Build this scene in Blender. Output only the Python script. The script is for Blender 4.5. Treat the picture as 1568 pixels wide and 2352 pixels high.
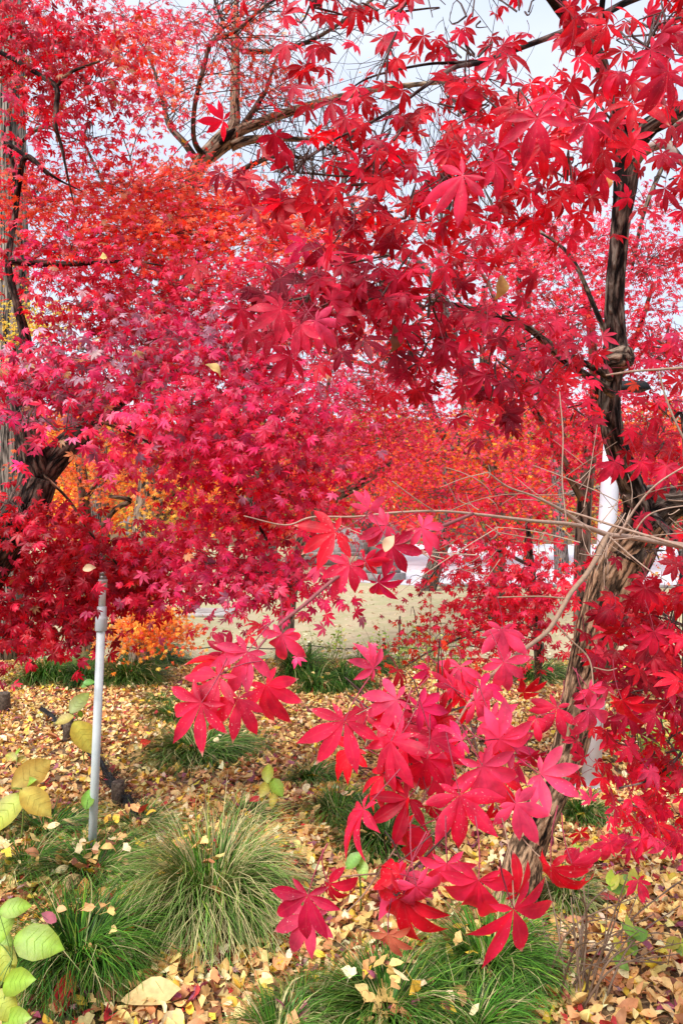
import bpy, math, random
import numpy as np

for o in list(bpy.data.objects):
    bpy.data.objects.remove(o, do_unlink=True)
sc = bpy.context.scene
COL = sc.collection
rng = np.random.default_rng(11)
R_ = math.radians

# ------------------------------------------------------------------ camera
F_PX, CX, CY, EYE = 1590.0, 784.0, 1176.0, 1.6      # the view measured on a 1568 x 2352 copy
cam = bpy.data.cameras.new("Camera")
camo = bpy.data.objects.new("Camera", cam)
COL.objects.link(camo)
camo.location = (0, 0, EYE)
camo.rotation_euler = (R_(90), 0, 0)
cam.sensor_fit = 'VERTICAL'
cam.sensor_height = 36.0
cam.lens = 36.0 * F_PX / 2352.0
cam.clip_start = 0.05
cam.clip_end = 800
sc.camera = camo

# ------------------------------------------------------------------ light
SUN_EL, SUN_AZ = 52, 215
w = bpy.data.worlds.new("World")
sc.world = w
w.use_nodes = True
nt = w.node_tree
nt.nodes.clear()
wo = nt.nodes.new('ShaderNodeOutputWorld')
bg = nt.nodes.new('ShaderNodeBackground')
sky = nt.nodes.new('ShaderNodeTexSky')
sky.sky_type = 'NISHITA'
sky.sun_disc = False
sky.sun_elevation = R_(SUN_EL)
sky.sun_rotation = R_(SUN_AZ)
sky.air_density = 1.0
sky.dust_density = 2.0
tc = nt.nodes.new('ShaderNodeTexCoord')
mp = nt.nodes.new('ShaderNodeMapping')
mp.inputs['Scale'].default_value = (1.0, 1.0, 2.2)
nz = nt.nodes.new('ShaderNodeTexNoise')
nz.inputs['Scale'].default_value = 2.2
nz.inputs['Detail'].default_value = 6
rp = nt.nodes.new('ShaderNodeValToRGB')
rp.color_ramp.elements[0].position = 0.30
rp.color_ramp.elements[0].color = (3.3, 3.8, 4.8, 1)
rp.color_ramp.elements[1].position = 0.70
rp.color_ramp.elements[1].color = (4.5, 4.75, 5.2, 1)
mx = nt.nodes.new('ShaderNodeMix')
mx.data_type = 'RGBA'
mx.inputs[0].default_value = 0.85
nt.links.new(tc.outputs['Generated'], mp.inputs[0])
nt.links.new(mp.outputs[0], nz.inputs['Vector'])
nt.links.new(nz.outputs[0], rp.inputs[0])
nt.links.new(sky.outputs[0], mx.inputs[6])
nt.links.new(rp.outputs[0], mx.inputs[7])
nt.links.new(mx.outputs[2], bg.inputs[0])
bg.inputs[1].default_value = 0.13
nt.links.new(bg.outputs[0], wo.inputs[0])

sl = bpy.data.lights.new("Sun", 'SUN')
sl.energy = 2.6
sl.angle = R_(25)
sl.color = (1.0, 0.97, 0.92)
so = bpy.data.objects.new("Sun", sl)
COL.objects.link(so)
_el, _az = R_(SUN_EL), R_(SUN_AZ)
from mathutils import Vector
_sd = Vector((math.sin(_az) * math.cos(_el), math.cos(_az) * math.cos(_el), math.sin(_el)))
so.rotation_euler = _sd.to_track_quat('Z', 'Y').to_euler()

sc.view_settings.view_transform = 'Standard'
sc.view_settings.look = 'None'
sc.view_settings.exposure = 0.90
sc.view_settings.gamma = 1.0
sc.cycles.max_bounces = 7
sc.cycles.diffuse_bounces = 4
sc.cycles.glossy_bounces = 2
sc.cycles.transmission_bounces = 6
sc.cycles.transparent_max_bounces = 6
sc.cycles.caustics_reflective = False
sc.cycles.caustics_refractive = False

# ------------------------------------------------------------------ helpers
def P(px, py, d):
    return np.array([(px - CX) / F_PX * d, d, EYE + (CY - py) / F_PX * d])

SLOPE, EDGE = 0.07, 10.0
def gz(x, y):
    x = np.asarray(x, float); y = np.asarray(y, float)
    b = -SLOPE * (np.clip(y, -6, EDGE) - 2)
    k = np.clip((EDGE - 0.4 - y) / 1.0, 0, 1)
    n = 0.022 * np.sin(2.1 * x + 1.3) * np.sin(1.7 * y + .5) + 0.012 * np.sin(5.3 * x + y) * np.sin(4.1 * y - x)
    return b + k * n

def G(px, py):
    s = (py - CY) / F_PX
    d = 1.46 / (s - SLOPE) if s > SLOPE + 1e-4 else 99
    if d > EDGE or d < 0: d = 2.16 / s
    x = (px - CX) / F_PX * d
    return np.array([x, d, float(gz(x, d))])

def nrmz(v):
    return v / np.maximum(np.linalg.norm(v, axis=-1, keepdims=True), 1e-9)

class MB:
    """collects vertices and faces, then links them as ONE mesh object"""
    def __init__(s):
        s.v = []; s.l = []; s.t = []; s.c = []; s.a = []; s.n = 0
    def add(s, V, loops, totals, col, aux=None):
        V = np.asarray(V, np.float32).reshape(-1, 3)
        s.v.append(V); s.l.append(np.asarray(loops, np.int64).ravel() + s.n); s.t.append(np.asarray(totals, np.int64).ravel())
        c = np.empty((len(V), 3), np.float32); c[:] = col
        s.c.append(c)
        a = np.zeros((len(V), 3), np.float32)
        if aux is not None: a[:] = aux
        s.a.append(a)
        s.n += len(V)
    def build(s, name, mat, parent=None, smooth=False, origin=None):
        me = bpy.data.meshes.new(name)
        V = np.concatenate(s.v); L = np.concatenate(s.l); T = np.concatenate(s.t)
        if origin is not None: V = V - np.asarray(origin, np.float32)
        me.vertices.add(len(V)); me.vertices.foreach_set('co', V.ravel())
        me.loops.add(len(L)); me.loops.foreach_set('vertex_index', L.astype(np.int32))
        st = np.concatenate([[0], np.cumsum(T)[:-1]]).astype(np.int32)
        me.polygons.add(len(T)); me.polygons.foreach_set('loop_start', st)
        if smooth: me.polygons.foreach_set('use_smooth', np.ones(len(T), bool))
        me.update(calc_edges=True)
        C = np.ones((len(V), 4), np.float32); C[:, :3] = np.concatenate(s.c)
        ca = me.color_attributes.new('Col', 'FLOAT_COLOR', 'POINT'); ca.data.foreach_set('color', C.ravel())
        aa = me.attributes.new('Aux', 'FLOAT_VECTOR', 'POINT'); aa.data.foreach_set('vector', np.concatenate(s.a).ravel())
        me.materials.append(mat)
        o = bpy.data.objects.new(name, me); COL.objects.link(o)
        if origin is not None: o.location = origin
        if parent is not None:
            o.parent = parent
            o.location = (0, 0, 0) if origin is not None or parent.parent is not None else tuple(-np.array(parent.location))
        return o

def tag(o, label=None, cat=None, group=None, kind=None):
    if label: o['label'] = label
    if cat: o['category'] = cat
    if group: o['group'] = group
    if kind: o['kind'] = kind
    return o

def thing(name, loc, label, cat, group=None):
    o = bpy.data.objects.new(name, None); COL.objects.link(o)
    o.location = tuple(float(k) for k in loc); o.empty_display_size = 0.1
    return tag(o, label, cat, group)

def crom(pts, sub):
    pts = np.asarray(pts, float)
    p = np.vstack([2 * pts[0] - pts[1], pts, 2 * pts[-1] - pts[-2]])
    out = []
    for i in range(1, len(p) - 2):
        a, b, c, d = p[i - 1], p[i], p[i + 1], p[i + 2]
        for k in range(sub):
            t = k / sub
            out.append(0.5 * (2 * b + (c - a) * t + (2 * a - 5 * b + 4 * c - d) * t * t + (3 * b - a - 3 * c + d) * t ** 3))
    out.append(pts[-1])
    return np.array(out)

def tube(mb, pts, rad, n=8, col=(1, 1, 1), rough=0.0, cap=True):
    pts = np.asarray(pts, float); rad = np.maximum(np.asarray(rad, float), 2e-4)
    m = len(pts)
    tg = nrmz(np.gradient(pts, axis=0))
    ref = np.array([0.31, 0.95, 0.05]) if abs(tg[0][2]) > .5 else np.array([0.05, 0.1, 1.0])
    u = nrmz(np.cross(tg[0], ref)); V = np.zeros((m, n, 3))
    ph = np.arange(n) * 2 * math.pi / n
    rr = 1 + rough * (rng.random(n) - .5)
    arc = np.concatenate([[0], np.cumsum(np.linalg.norm(np.diff(pts, axis=0), axis=1))])
    A = np.zeros((m, n, 3))
    for i in range(m):
        u = nrmz(u - np.dot(u, tg[i]) * tg[i]); v = np.cross(tg[i], u)
        if rough:
            rr = 1 + 0.85 * (rr - 1) + rough * .45 * (rng.random(n) - .5)
        r = rad[i] * rr
        V[i] = pts[i] + (np.cos(ph) * r)[:, None] * u + (np.sin(ph) * r)[:, None] * v
        A[i, :, 0] = np.cos(ph) * rad[i]; A[i, :, 1] = np.sin(ph) * rad[i]; A[i, :, 2] = arc[i]
    i0 = np.arange(m - 1)[:, None] * n; k = np.arange(n)[None]; k1 = (k + 1) % n
    q = np.stack([i0 + k, i0 + k1, i0 + n + k1, i0 + n + k], -1).reshape(-1)
    T = [4] * ((m - 1) * n); L = list(q)
    if cap:
        L += list(range(n))[::-1] + list(range((m - 1) * n, m * n)); T += [n, n]
    mb.add(V.reshape(-1, 3), L, T, col, A.reshape(-1, 3))

def path(spec, sub=5):
    """(px, py, depth, width px) -> 3D points and radii"""
    s = crom(spec, sub)
    pts = np.array([P(a, b, c) for a, b, c, _ in s])
    return pts, s[:, 3] * .5 / F_PX * s[:, 2]

def ptube(mb, spec, n=8, col=(1, 1, 1), rough=0.0, sub=5):
    pts, r = path(spec, sub)
    tube(mb, pts, r, n, col, rough)
    return pts

def bez_tubes(mb, A, B, C, r0, r1, col, rings=4):
    """many thin three-sided twigs at once: quadratic curves A-B-C"""
    N = len(A)
    if N == 0: return
    t = np.linspace(0, 1, rings)[None, :, None]
    A, B, C = (np.asarray(k, float)[:, None] for k in (A, B, C))
    pts = (1 - t) ** 2 * A + 2 * t * (1 - t) * B + t * t * C
    tg = nrmz(2 * (1 - t) * (B - A) + 2 * t * (C - B) + 1e-6)
    u = nrmz(np.cross(tg, np.array([.3, .2, .93]))); v = np.cross(tg, u)
    r0 = np.broadcast_to(np.asarray(r0, float).reshape(-1, 1), (N, 1)); r1 = np.broadcast_to(np.asarray(r1, float).reshape(-1, 1), (N, 1))
    tt = np.linspace(0, 1, rings)[None]
    r = (r0 * (1 - tt) + r1 * tt)[..., None]
    V = np.stack([pts + r * (math.cos(a) * u + math.sin(a) * v) for a in (0, 2.094, 4.189)], 2)
    base = (np.arange(N) * rings * 3)[:, None, None] + (np.arange(rings - 1) * 3)[None, :, None]
    k = np.arange(3)[None, None]; k1 = (k + 1) % 3
    q = np.stack([base + k, base + k1, base + 3 + k1, base + 3 + k], -1)
    c = np.repeat(np.broadcast_to(np.asarray(col, float), (N, 3)), rings * 3, axis=0)
    mb.add(V.reshape(-1, 3), q.reshape(-1), np.full(N * (rings - 1) * 3, 4), c)

def box(mb, c, s, rz=0, col=(1, 1, 1), top=1.0, bev=0.0):
    """box centred on c (base z), size s, top scale"""
    x, y, z = s[0] / 2, s[1] / 2, s[2]
    b = min(bev, z * .4)
    rings = [(1, 0), (1, 1 - b / z if b else 1)]
    if b: rings.append((1 - b / max(x, y), 1))
    V = []
    for f, h in rings:
        k = f * (1 + (top - 1) * h)
        V += [(-x * k, -y * k, z * h), (x * k, -y * k, z * h), (x * k, y * k, z * h), (-x * k, y * k, z * h)]
    V = np.array(V); cs, sn = math.cos(rz), math.sin(rz)
    V = np.stack([V[:, 0] * cs - V[:, 1] * sn + c[0], V[:, 0] * sn + V[:, 1] * cs + c[1], V[:, 2] + c[2]], 1)
    L = [3, 2, 1, 0]; T = [4]
    for r in range(len(rings) - 1):
        for k in range(4):
            k1 = (k + 1) % 4
            L += [r * 4 + k, r * 4 + k1, r * 4 + 4 + k1, r * 4 + 4 + k]; T.append(4)
    e = (len(rings) - 1) * 4
    L += [e, e + 1, e + 2, e + 3]; T.append(4)
    mb.add(V, L, T, col)

def lathe(mb, c, prof, n=24, col=(1, 1, 1), tilt=(0, 0)):
    """profile of (radius, height) about a vertical line that may lean"""
    pts = np.array([[c[0] + tilt[0] * h, c[1] + tilt[1] * h, c[2] + h] for _, h in prof])
    m = len(prof); ph = np.arange(n) * 2 * math.pi / n
    V = np.zeros((m, n, 3))
    for i, (r, h) in enumerate(prof):
        V[i, :, 0] = pts[i, 0] + r * np.cos(ph); V[i, :, 1] = pts[i, 1] + r * np.sin(ph); V[i, :, 2] = pts[i, 2]
    i0 = np.arange(m - 1)[:, None] * n; k = np.arange(n)[None]; k1 = (k + 1) % n
    q = np.stack([i0 + k, i0 + k1, i0 + n + k1, i0 + n + k], -1).reshape(-1)
    mb.add(V.reshape(-1, 3), list(q) + list(range(n))[::-1] + list(range((m - 1) * n, m * n)), [4] * ((m - 1) * n) + [n, n], col)

# ------------------------------------------------------------------ materials
def newmat(name):
    m = bpy.data.materials.new(name); m.use_nodes = True
    n = m.node_tree.nodes; n.clear()
    return m, n, m.node_tree.links

def math_node(n, op, a=None, b=None):
    k = n.new('ShaderNodeMath'); k.operation = op
    if b is not None: k.inputs[1].default_value = b
    return k

def mixc(n, l, fac, a, b):
    k = n.new('ShaderNodeMix'); k.data_type = 'RGBA'
    for sock, val in ((k.inputs[0], fac), (k.inputs[6], a), (k.inputs[7], b)):
        if isinstance(val, bpy.types.NodeSocket): l.new(val, sock)
        elif isinstance(val, (int, float)): sock.default_value = val
        else: sock.default_value = (*val, 1)
    return k.outputs[2]

def noise(n, l, scale, detail=3, vec=None, rough=.55):
    k = n.new('ShaderNodeTexNoise'); k.inputs['Scale'].default_value = scale
    k.inputs['Detail'].default_value = detail; k.inputs['Roughness'].default_value = rough
    if vec is not None: l.new(vec, k.inputs['Vector'])
    return k.outputs[0]

def ramp(n, l, src, stops):
    k = n.new('ShaderNodeValToRGB'); l.new(src, k.inputs[0])
    e = k.color_ramp.elements
    while len(e) < len(stops): e.new(.5)
    for q, (p, c) in zip(e, stops):
        q.position = p; q.color = (*c, 1) if hasattr(c, '__len__') else (c, c, c, 1)
    return k.outputs[0]

def leaf_material(name, transl=.4, tint=(1.5, .5, .3), rough=.45, spec=.35, specks=0.0, vein=0.0, blotch=.25, bump=0.0):
    m, n, l = newmat(name)
    at = n.new('ShaderNodeAttribute'); at.attribute_name = 'Col'
    tcn = n.new('ShaderNodeTexCoord')
    col = at.outputs['Color']
    nz = noise(n, l, 38, 3, tcn.outputs['Object'])
    br = ramp(n, l, nz, [(.3, 1 - blotch), (.7, 1 + blotch)])
    k = n.new('ShaderNodeMix'); k.data_type = 'RGBA'; k.blend_type = 'MULTIPLY'; k.inputs[0].default_value = 1
    l.new(col, k.inputs[6]); l.new(br, k.inputs[7]); col = k.outputs[2]
    if vein:
        ax = n.new('ShaderNodeAttribute'); ax.attribute_name = 'Aux'
        sp = n.new('ShaderNodeSeparateXYZ'); l.new(ax.outputs['Vector'], sp.inputs[0])
        vv = ramp(n, l, sp.outputs[1], [(.0, vein), (.16, 0.0)])
        col = mixc(n, l, vv, col, (.75, .16, .16))
    if specks:
        n1 = noise(n, l, 420, 2, tcn.outputs['Object']); n2 = noise(n, l, 22, 2, tcn.outputs['Object'])
        s1 = ramp(n, l, n1, [(.66, 0.), (.71, 1.)]); s2 = ramp(n, l, n2, [(.45, 0.), (.62, 1.)])
        mm = math_node(n, 'MULTIPLY'); l.new(s1, mm.inputs[0]); l.new(s2, mm.inputs[1])
        m2 = math_node(n, 'MULTIPLY', b=specks); l.new(mm.outputs[0], m2.inputs[0])
        col = mixc(n, l, m2.outputs[0], col, (.85, .62, .58))
    pb = n.new('ShaderNodeBsdfPrincipled')
    l.new(col, pb.inputs['Base Color']); pb.inputs['Roughness'].default_value = rough
    pb.inputs['Specular IOR Level'].default_value = spec
    if bump:
        b = n.new('ShaderNodeBump'); b.inputs['Strength'].default_value = bump; b.inputs['Distance'].default_value = .002
        l.new(noise(n, l, 160, 3, tcn.outputs['Object']), b.inputs['Height']); l.new(b.outputs[0], pb.inputs['Normal'])
    tr = n.new('ShaderNodeBsdfTranslucent')
    k = n.new('ShaderNodeMix'); k.data_type = 'RGBA'; k.blend_type = 'MULTIPLY'; k.inputs[0].default_value = 1
    l.new(col, k.inputs[6]); k.inputs[7].default_value = (*tint, 1); l.new(k.outputs[2], tr.inputs[0])
    ms = n.new('ShaderNodeMixShader'); ms.inputs[0].default_value = transl
    l.new(pb.outputs[0], ms.inputs[1]); l.new(tr.outputs[0], ms.inputs[2])
    o = n.new('ShaderNodeOutputMaterial'); l.new(ms.outputs[0], o.inputs[0])
    return m

def bark_material(name, dark, mid, light, scale=26, stretch=.16, bump=.7, patch=.5, crackf=.75):
    """furrowed bark running along the limb (Aux holds limb coordinates)"""
    m, n, l = newmat(name)
    ax = n.new('ShaderNodeAttribute'); ax.attribute_name = 'Aux'
    mpn = n.new('ShaderNodeMapping'); mpn.inputs['Scale'].default_value = (1, 1, stretch)
    l.new(ax.outputs['Vector'], mpn.inputs[0])
    tcn = n.new('ShaderNodeTexCoord')
    f = noise(n, l, scale * 1.5, 7, mpn.outputs[0], .62)
    big = noise(n, l, 6, 4, tcn.outputs['Object'])
    wob = n.new('ShaderNodeMix'); wob.data_type = 'RGBA'; wob.inputs[0].default_value = .04
    nz2 = n.new('ShaderNodeTexNoise'); nz2.inputs['Scale'].default_value = scale * .8; nz2.inputs['Detail'].default_value = 4
    l.new(mpn.outputs[0], nz2.inputs['Vector']); l.new(mpn.outputs[0], wob.inputs[6]); l.new(nz2.outputs['Color'], wob.inputs[7])
    vo = n.new('ShaderNodeTexVoronoi'); vo.feature = 'DISTANCE_TO_EDGE'; vo.inputs['Scale'].default_value = scale * .75
    l.new(wob.outputs[2], vo.inputs['Vector'])
    crack = ramp(n, l, vo.outputs[0], [(.02, .08), (.14, 1.0)])
    c1 = ramp(n, l, f, [(.40, dark), (.50, mid), (.60, light)])
    pt = ramp(n, l, big, [(.42, 0.), (.60, patch)])
    col = mixc(n, l, pt, c1, light)
    fine = ramp(n, l, f, [(.42, .22), (.49, 1.)])
    k = n.new('ShaderNodeMix'); k.data_type = 'RGBA'; k.blend_type = 'MULTIPLY'; k.inputs[0].default_value = 1
    l.new(col, k.inputs[6]); l.new(fine, k.inputs[7])
    kc = n.new('ShaderNodeMix'); kc.data_type = 'RGBA'; kc.blend_type = 'MULTIPLY'; kc.inputs[0].default_value = crackf
    l.new(k.outputs[2], kc.inputs[6]); l.new(crack, kc.inputs[7]); k = kc
    at = n.new('ShaderNodeAttribute'); at.attribute_name = 'Col'
    k2 = n.new('ShaderNodeMix'); k2.data_type = 'RGBA'; k2.blend_type = 'MULTIPLY'; k2.inputs[0].default_value = 1
    l.new(k.outputs[2], k2.inputs[6]); l.new(at.outputs['Color'], k2.inputs[7])
    pb = n.new('ShaderNodeBsdfPrincipled'); pb.inputs['Roughness'].default_value = .85
    pb.inputs['Specular IOR Level'].default_value = .2
    l.new(k2.outputs[2], pb.inputs['Base Color'])
    b = n.new('ShaderNodeBump'); b.inputs['Strength'].default_value = bump; b.inputs['Distance'].default_value = .012
    hm = math_node(n, 'MULTIPLY'); l.new(f, hm.inputs[0]); l.new(crack, hm.inputs[1])
    l.new(hm.outputs[0], b.inputs['Height']); l.new(b.outputs[0], pb.inputs['Normal'])
    o = n.new('ShaderNodeOutputMaterial'); l.new(pb.outputs[0], o.inputs[0])
    return m

def plain(name, stops, scale=20, rough=.7, spec=.3, bump=.0, bscale=120, metal=0, usecol=False):
    m, n, l = newmat(name)
    tcn = n.new('ShaderNodeTexCoord')
    col = ramp(n, l, noise(n, l, scale, 6, tcn.outputs['Object'], .62), stops)
    if usecol:
        at = n.new('ShaderNodeAttribute'); at.attribute_name = 'Col'
        k = n.new('ShaderNodeMix'); k.data_type = 'RGBA'; k.blend_type = 'MULTIPLY'; k.inputs[0].default_value = 1
        l.new(at.outputs['Color'], k.inputs[6]); l.new(col, k.inputs[7]); col = k.outputs[2]
    pb = n.new('ShaderNodeBsdfPrincipled'); l.new(col, pb.inputs['Base Color'])
    pb.inputs['Roughness'].default_value = rough; pb.inputs['Specular IOR Level'].default_value = spec
    pb.inputs['Metallic'].default_value = metal
    if bump:
        b = n.new('ShaderNodeBump'); b.inputs['Strength'].default_value = bump; b.inputs['Distance'].default_value = .01
        l.new(noise(n, l, bscale, 5, tcn.outputs['Object']), b.inputs['Height']); l.new(b.outputs[0], pb.inputs['Normal'])
    o = n.new('ShaderNodeOutputMaterial'); l.new(pb.outputs[0], o.inputs[0])
    return m

M_near = leaf_material('near_maple_leaf', .46, (1.6, .45, .4), .46, .24, specks=.75, vein=.16, blotch=.38, bump=.3)
M_leaf = leaf_material('maple_leaf', .44, (1.5, .55, .5), .40, .36, blotch=.32)
M_far = leaf_material('far_leaf', .40, (1.4, .8, .5), .6, .2, blotch=.2)
M_litter = leaf_material('fallen_leaf', .12, (1.2, .9, .5), .55, .28, blotch=.22, bump=.15)
M_grass = leaf_material('grass_blade', .10, (1.2, 1.2, .4), .45, .16, blotch=.25)
M_broad = leaf_material('broad_leaf', .30, (1.2, 1.15, .4), .42, .4, specks=.0, blotch=.16, bump=.35)
M_bark_dark = bark_material('maple_bark', (.012, .007, .007), (.085, .050, .040), (.30, .25, .20), 34, .26, 1.0, .35)
M_bark_base = bark_material('maple_trunk_bark', (.035, .020, .014), (.17, .105, .07), (.42, .31, .22), 34, .24, 1.0, .45)
M_bark_pale = bark_material('pale_bark', (.10, .075, .055), (.30, .23, .18), (.46, .40, .33), 20, .2, .6, .4, .35)
M_bark_ginkgo = bark_material('furrowed_bark', (.05, .035, .028), (.26, .21, .17), (.45, .38, .31), 22, .07, 1.0, .3)
M_twig = plain('twig_bark', [(.3, .75), (.7, 1.15)], 90, .6, .3, .3, 300, usecol=True)

# ------------------------------------------------------------------ leaf shapes
LOBE_ANG = np.radians([0, 40, -40, 80, -80, 121, -121])
LOBE_LEN = np.array([1.0, .95, .95, .76, .76, .42, .42])
def maple_template(ts, ws, lobes):
    lb, T, S = [], [], []; L = []; tot = []
    for k in lobes:
        b = len(lb); rows = []
        for t, wd in zip(ts, ws):
            if wd == 0:
                rows.append([len(lb)]); lb.append(k); T.append(t); S.append(0)
            else:
                rows.append([len(lb), len(lb) + 1, len(lb) + 2])
                for s in (-1, 0, 1): lb.append(k); T.append(t); S.append(s)
        for a, c in zip(rows[:-1], rows[1:]):
            if len(a) == 1 and len(c) == 3:
                L += [a[0], c[0], c[1], a[0], c[1], c[2]]; tot += [3, 3]
            elif len(a) == 3 and len(c) == 3:
                L += [a[0], c[0], c[1], a[1], a[1], c[1], c[2], a[2]]; tot += [4, 4]
            else:
                L += [a[0], c[0], a[1], a[1], c[0], a[2]]; tot += [3, 3]
    wmap = dict(zip(ts, ws))
    return dict(lb=np.array(lb), t=np.array(T), s=np.array(S, float), w=np.array([wmap[t] for t in T]), L=np.array(L), tot=np.array(tot))
T_HI = maple_template([0, .2, .36, .42, .50, .56, .62, .68, .74, .80, .87, .94, 1.0],
                      [0, .073, .128, .138, .146, .141, .143, .124, .113, .082, .052, .020, 0], range(7))
T_MID = maple_template([0, .37, .52, .72, 1.0], [0, .133, .160, .110, 0], range(7))
T_LO = maple_template([0, .5, 1.0], [0, .155, 0], range(7))
T_LO5 = maple_template([0, .5, 1.0], [0, .185, 0], range(5))
T_CL = maple_template([0, .5, 1.0], [0, .24, 0], [0, 3, 4, 1])

def add_leaves(mb, tm, pos, tip, nrm, R, col, droop=(.1, .8), fold=(.1, .5), jit=.10, tips=0.0, lj=.08):
    N = len(pos)
    if N == 0: return
    n = nrmz(nrm); t = nrmz(tip - np.sum(tip * n, 1, keepdims=True) * n); b = np.cross(n, t)
    ang = LOBE_ANG + rng.normal(0, jit, (N, 7)); ln = LOBE_LEN * (1 + rng.normal(0, lj, (N, 7)))
    d0 = rng.uniform(*droop, (N, 1)); dr = d0 + rng.normal(0, .28, (N, 7)); dr = dr * np.where(rng.random((N, 1)) < .12, 2.4, 1); dr = np.where(abs(dr) < .05, .05, dr)
    fo = rng.uniform(*fold, (N, 1)) * np.where(rng.random((N, 1)) < .25, -1, 1)
    wd = rng.uniform(.85, 1.12, (N, 1))
    lb = tm['lb']; r = tm['t'] * ln[:, lb]; hw = tm['w'] * tm['s'] * ln[:, lb] * wd
    q = dr[:, lb]; th = q * r
    al = np.sin(th) / q; z = -(1 - np.cos(th)) / q + fo * abs(hw)
    a = ang[:, lb]; ca, sa = np.cos(a), np.sin(a)
    x = al * ca - hw * sa; y = al * sa + hw * ca
    R = np.broadcast_to(np.asarray(R, float).reshape(-1, 1), (N, 1))
    V = pos[:, None] + R[..., None] * (x[..., None] * t[:, None] + y[..., None] * b[:, None] + z[..., None] * n[:, None])
    nv = len(lb)
    C = np.repeat(col[:, None], nv, 1) * (1 + rng.normal(0, .06, (N, 7)))[:, lb][..., None]
    if tips:
        fl = (rng.random((N, 7)) < tips)[:, lb] & (tm['t'] > .9)[None]
        C = np.where(fl[..., None], np.array([.62, .42, .30]), C)
    A = np.zeros((N, nv, 3)); A[..., 0] = tm['t']; A[..., 1] = abs(tm['s']); A[..., 2] = rng.random((N, 1))
    L = (tm['L'][None] + (np.arange(N) * nv)[:, None]).reshape(-1)
    mb.add(V.reshape(-1, 3), L, np.tile(tm['tot'], N), np.clip(C, 0, .95).reshape(-1, 3), A.reshape(-1, 3))

def pick(pal, N, jit=.12):
    wts = np.array([p[0] for p in pal], float); cols = np.array([p[1] for p in pal])
    c = cols[rng.choice(len(pal), N, p=wts / wts.sum())]
    return np.clip(c * np.exp(rng.normal(0, jit, (N, 1))) * np.exp(rng.normal(0, jit * .5, (N, 3))), 0, .95)

CRIM, DEEP, MAR, MAG = (.62, .016, .060), (.54, .006, .020), (.32, .006, .032), (.62, .020, .115)
ORED, ORNG, YORG, YELL = (.66, .060, .018), (.74, .20, .022), (.78, .36, .035), (.80, .58, .07)
PINK, DRY, TAN, OLIVE = (.62, .030, .10), (.30, .09, .15), (.50, .28, .13), (.22, .22, .05)
PAL_NEAR = [(4, CRIM), (2, DEEP), (2, MAG), (3, (.74, .055, .15))]
PAL_UP = [(5, DEEP), (3.5, CRIM), (.25, MAR)]
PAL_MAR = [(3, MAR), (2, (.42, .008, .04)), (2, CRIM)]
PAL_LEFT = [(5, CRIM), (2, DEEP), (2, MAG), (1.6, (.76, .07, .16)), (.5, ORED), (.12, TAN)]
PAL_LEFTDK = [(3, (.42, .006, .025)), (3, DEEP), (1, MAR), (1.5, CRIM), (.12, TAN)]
PAL_MAGDRY = [(4, MAG), (2.2, DRY), (2, CRIM), (.4, TAN), (1.2, (.56, .36, .46))]  # pale lavender entry puts the highlights on the dry leaves into the colour
PAL_MAG = [(4, MAG), (2.5, CRIM), (2.2, (.78, .08, .19)), (.4, DRY), (.12, TAN)]
PAL_OR = [(4, (.76, .085, .025)), (2, (.66, .015, .04)), (1.8, (.80, .17, .05)), (.6, (.62, .36, .18)), (1.4, (.74, .07, .13))]
PAL_PINK = [(4, (.68, .026, .08)), (3, (.74, .06, .15)), (1.5, DEEP), (.8, ORED)]
PAL_RED = [(4, DEEP), (3, CRIM), (1, PINK)]
PAL_ORNG = [(3, ORNG), (3, ORED), (2, (.72, .12, .03)), (.8, YORG), (.8, PINK)]
PAL_YORG = [(3, YORG), (3, ORNG), (1, YELL), (.6, ORED)]
PAL_YEL = [(4, YELL), (1, (.75, .65, .12))]

def orient(N, face=.7, up=.5, spread=.45, down=.8, sd=.8):
    n = np.stack([rng.normal(0, spread, N), -face + rng.normal(0, spread * .8, N), up + rng.normal(0, spread * .8, N)], 1)
    t = np.stack([rng.normal(0, sd, N), rng.normal(-.15, .35, N), -down + rng.normal(0, sd * .6, N)], 1)
    return nrmz(n), nrmz(t)

def petioles(mb, pos, tip, nrm, R, col=(.30, .03, .05), k=1.0):
    N = len(pos)
    if N == 0: return
    A = pos
    up = np.array([0, 0, 1.0])
    R = np.broadcast_to(np.asarray(R, float).reshape(-1, 1), (N, 1))
    B = pos - tip * R * .45 * k - nrm * R * .08
    C = B + R * k * .55 * nrmz(-.5 * tip + up * .55 - .5 * nrm + rng.normal(0, .3, (N, 3)))
    bez_tubes(mb, A, B, C, .0007, .0009, col)

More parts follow.
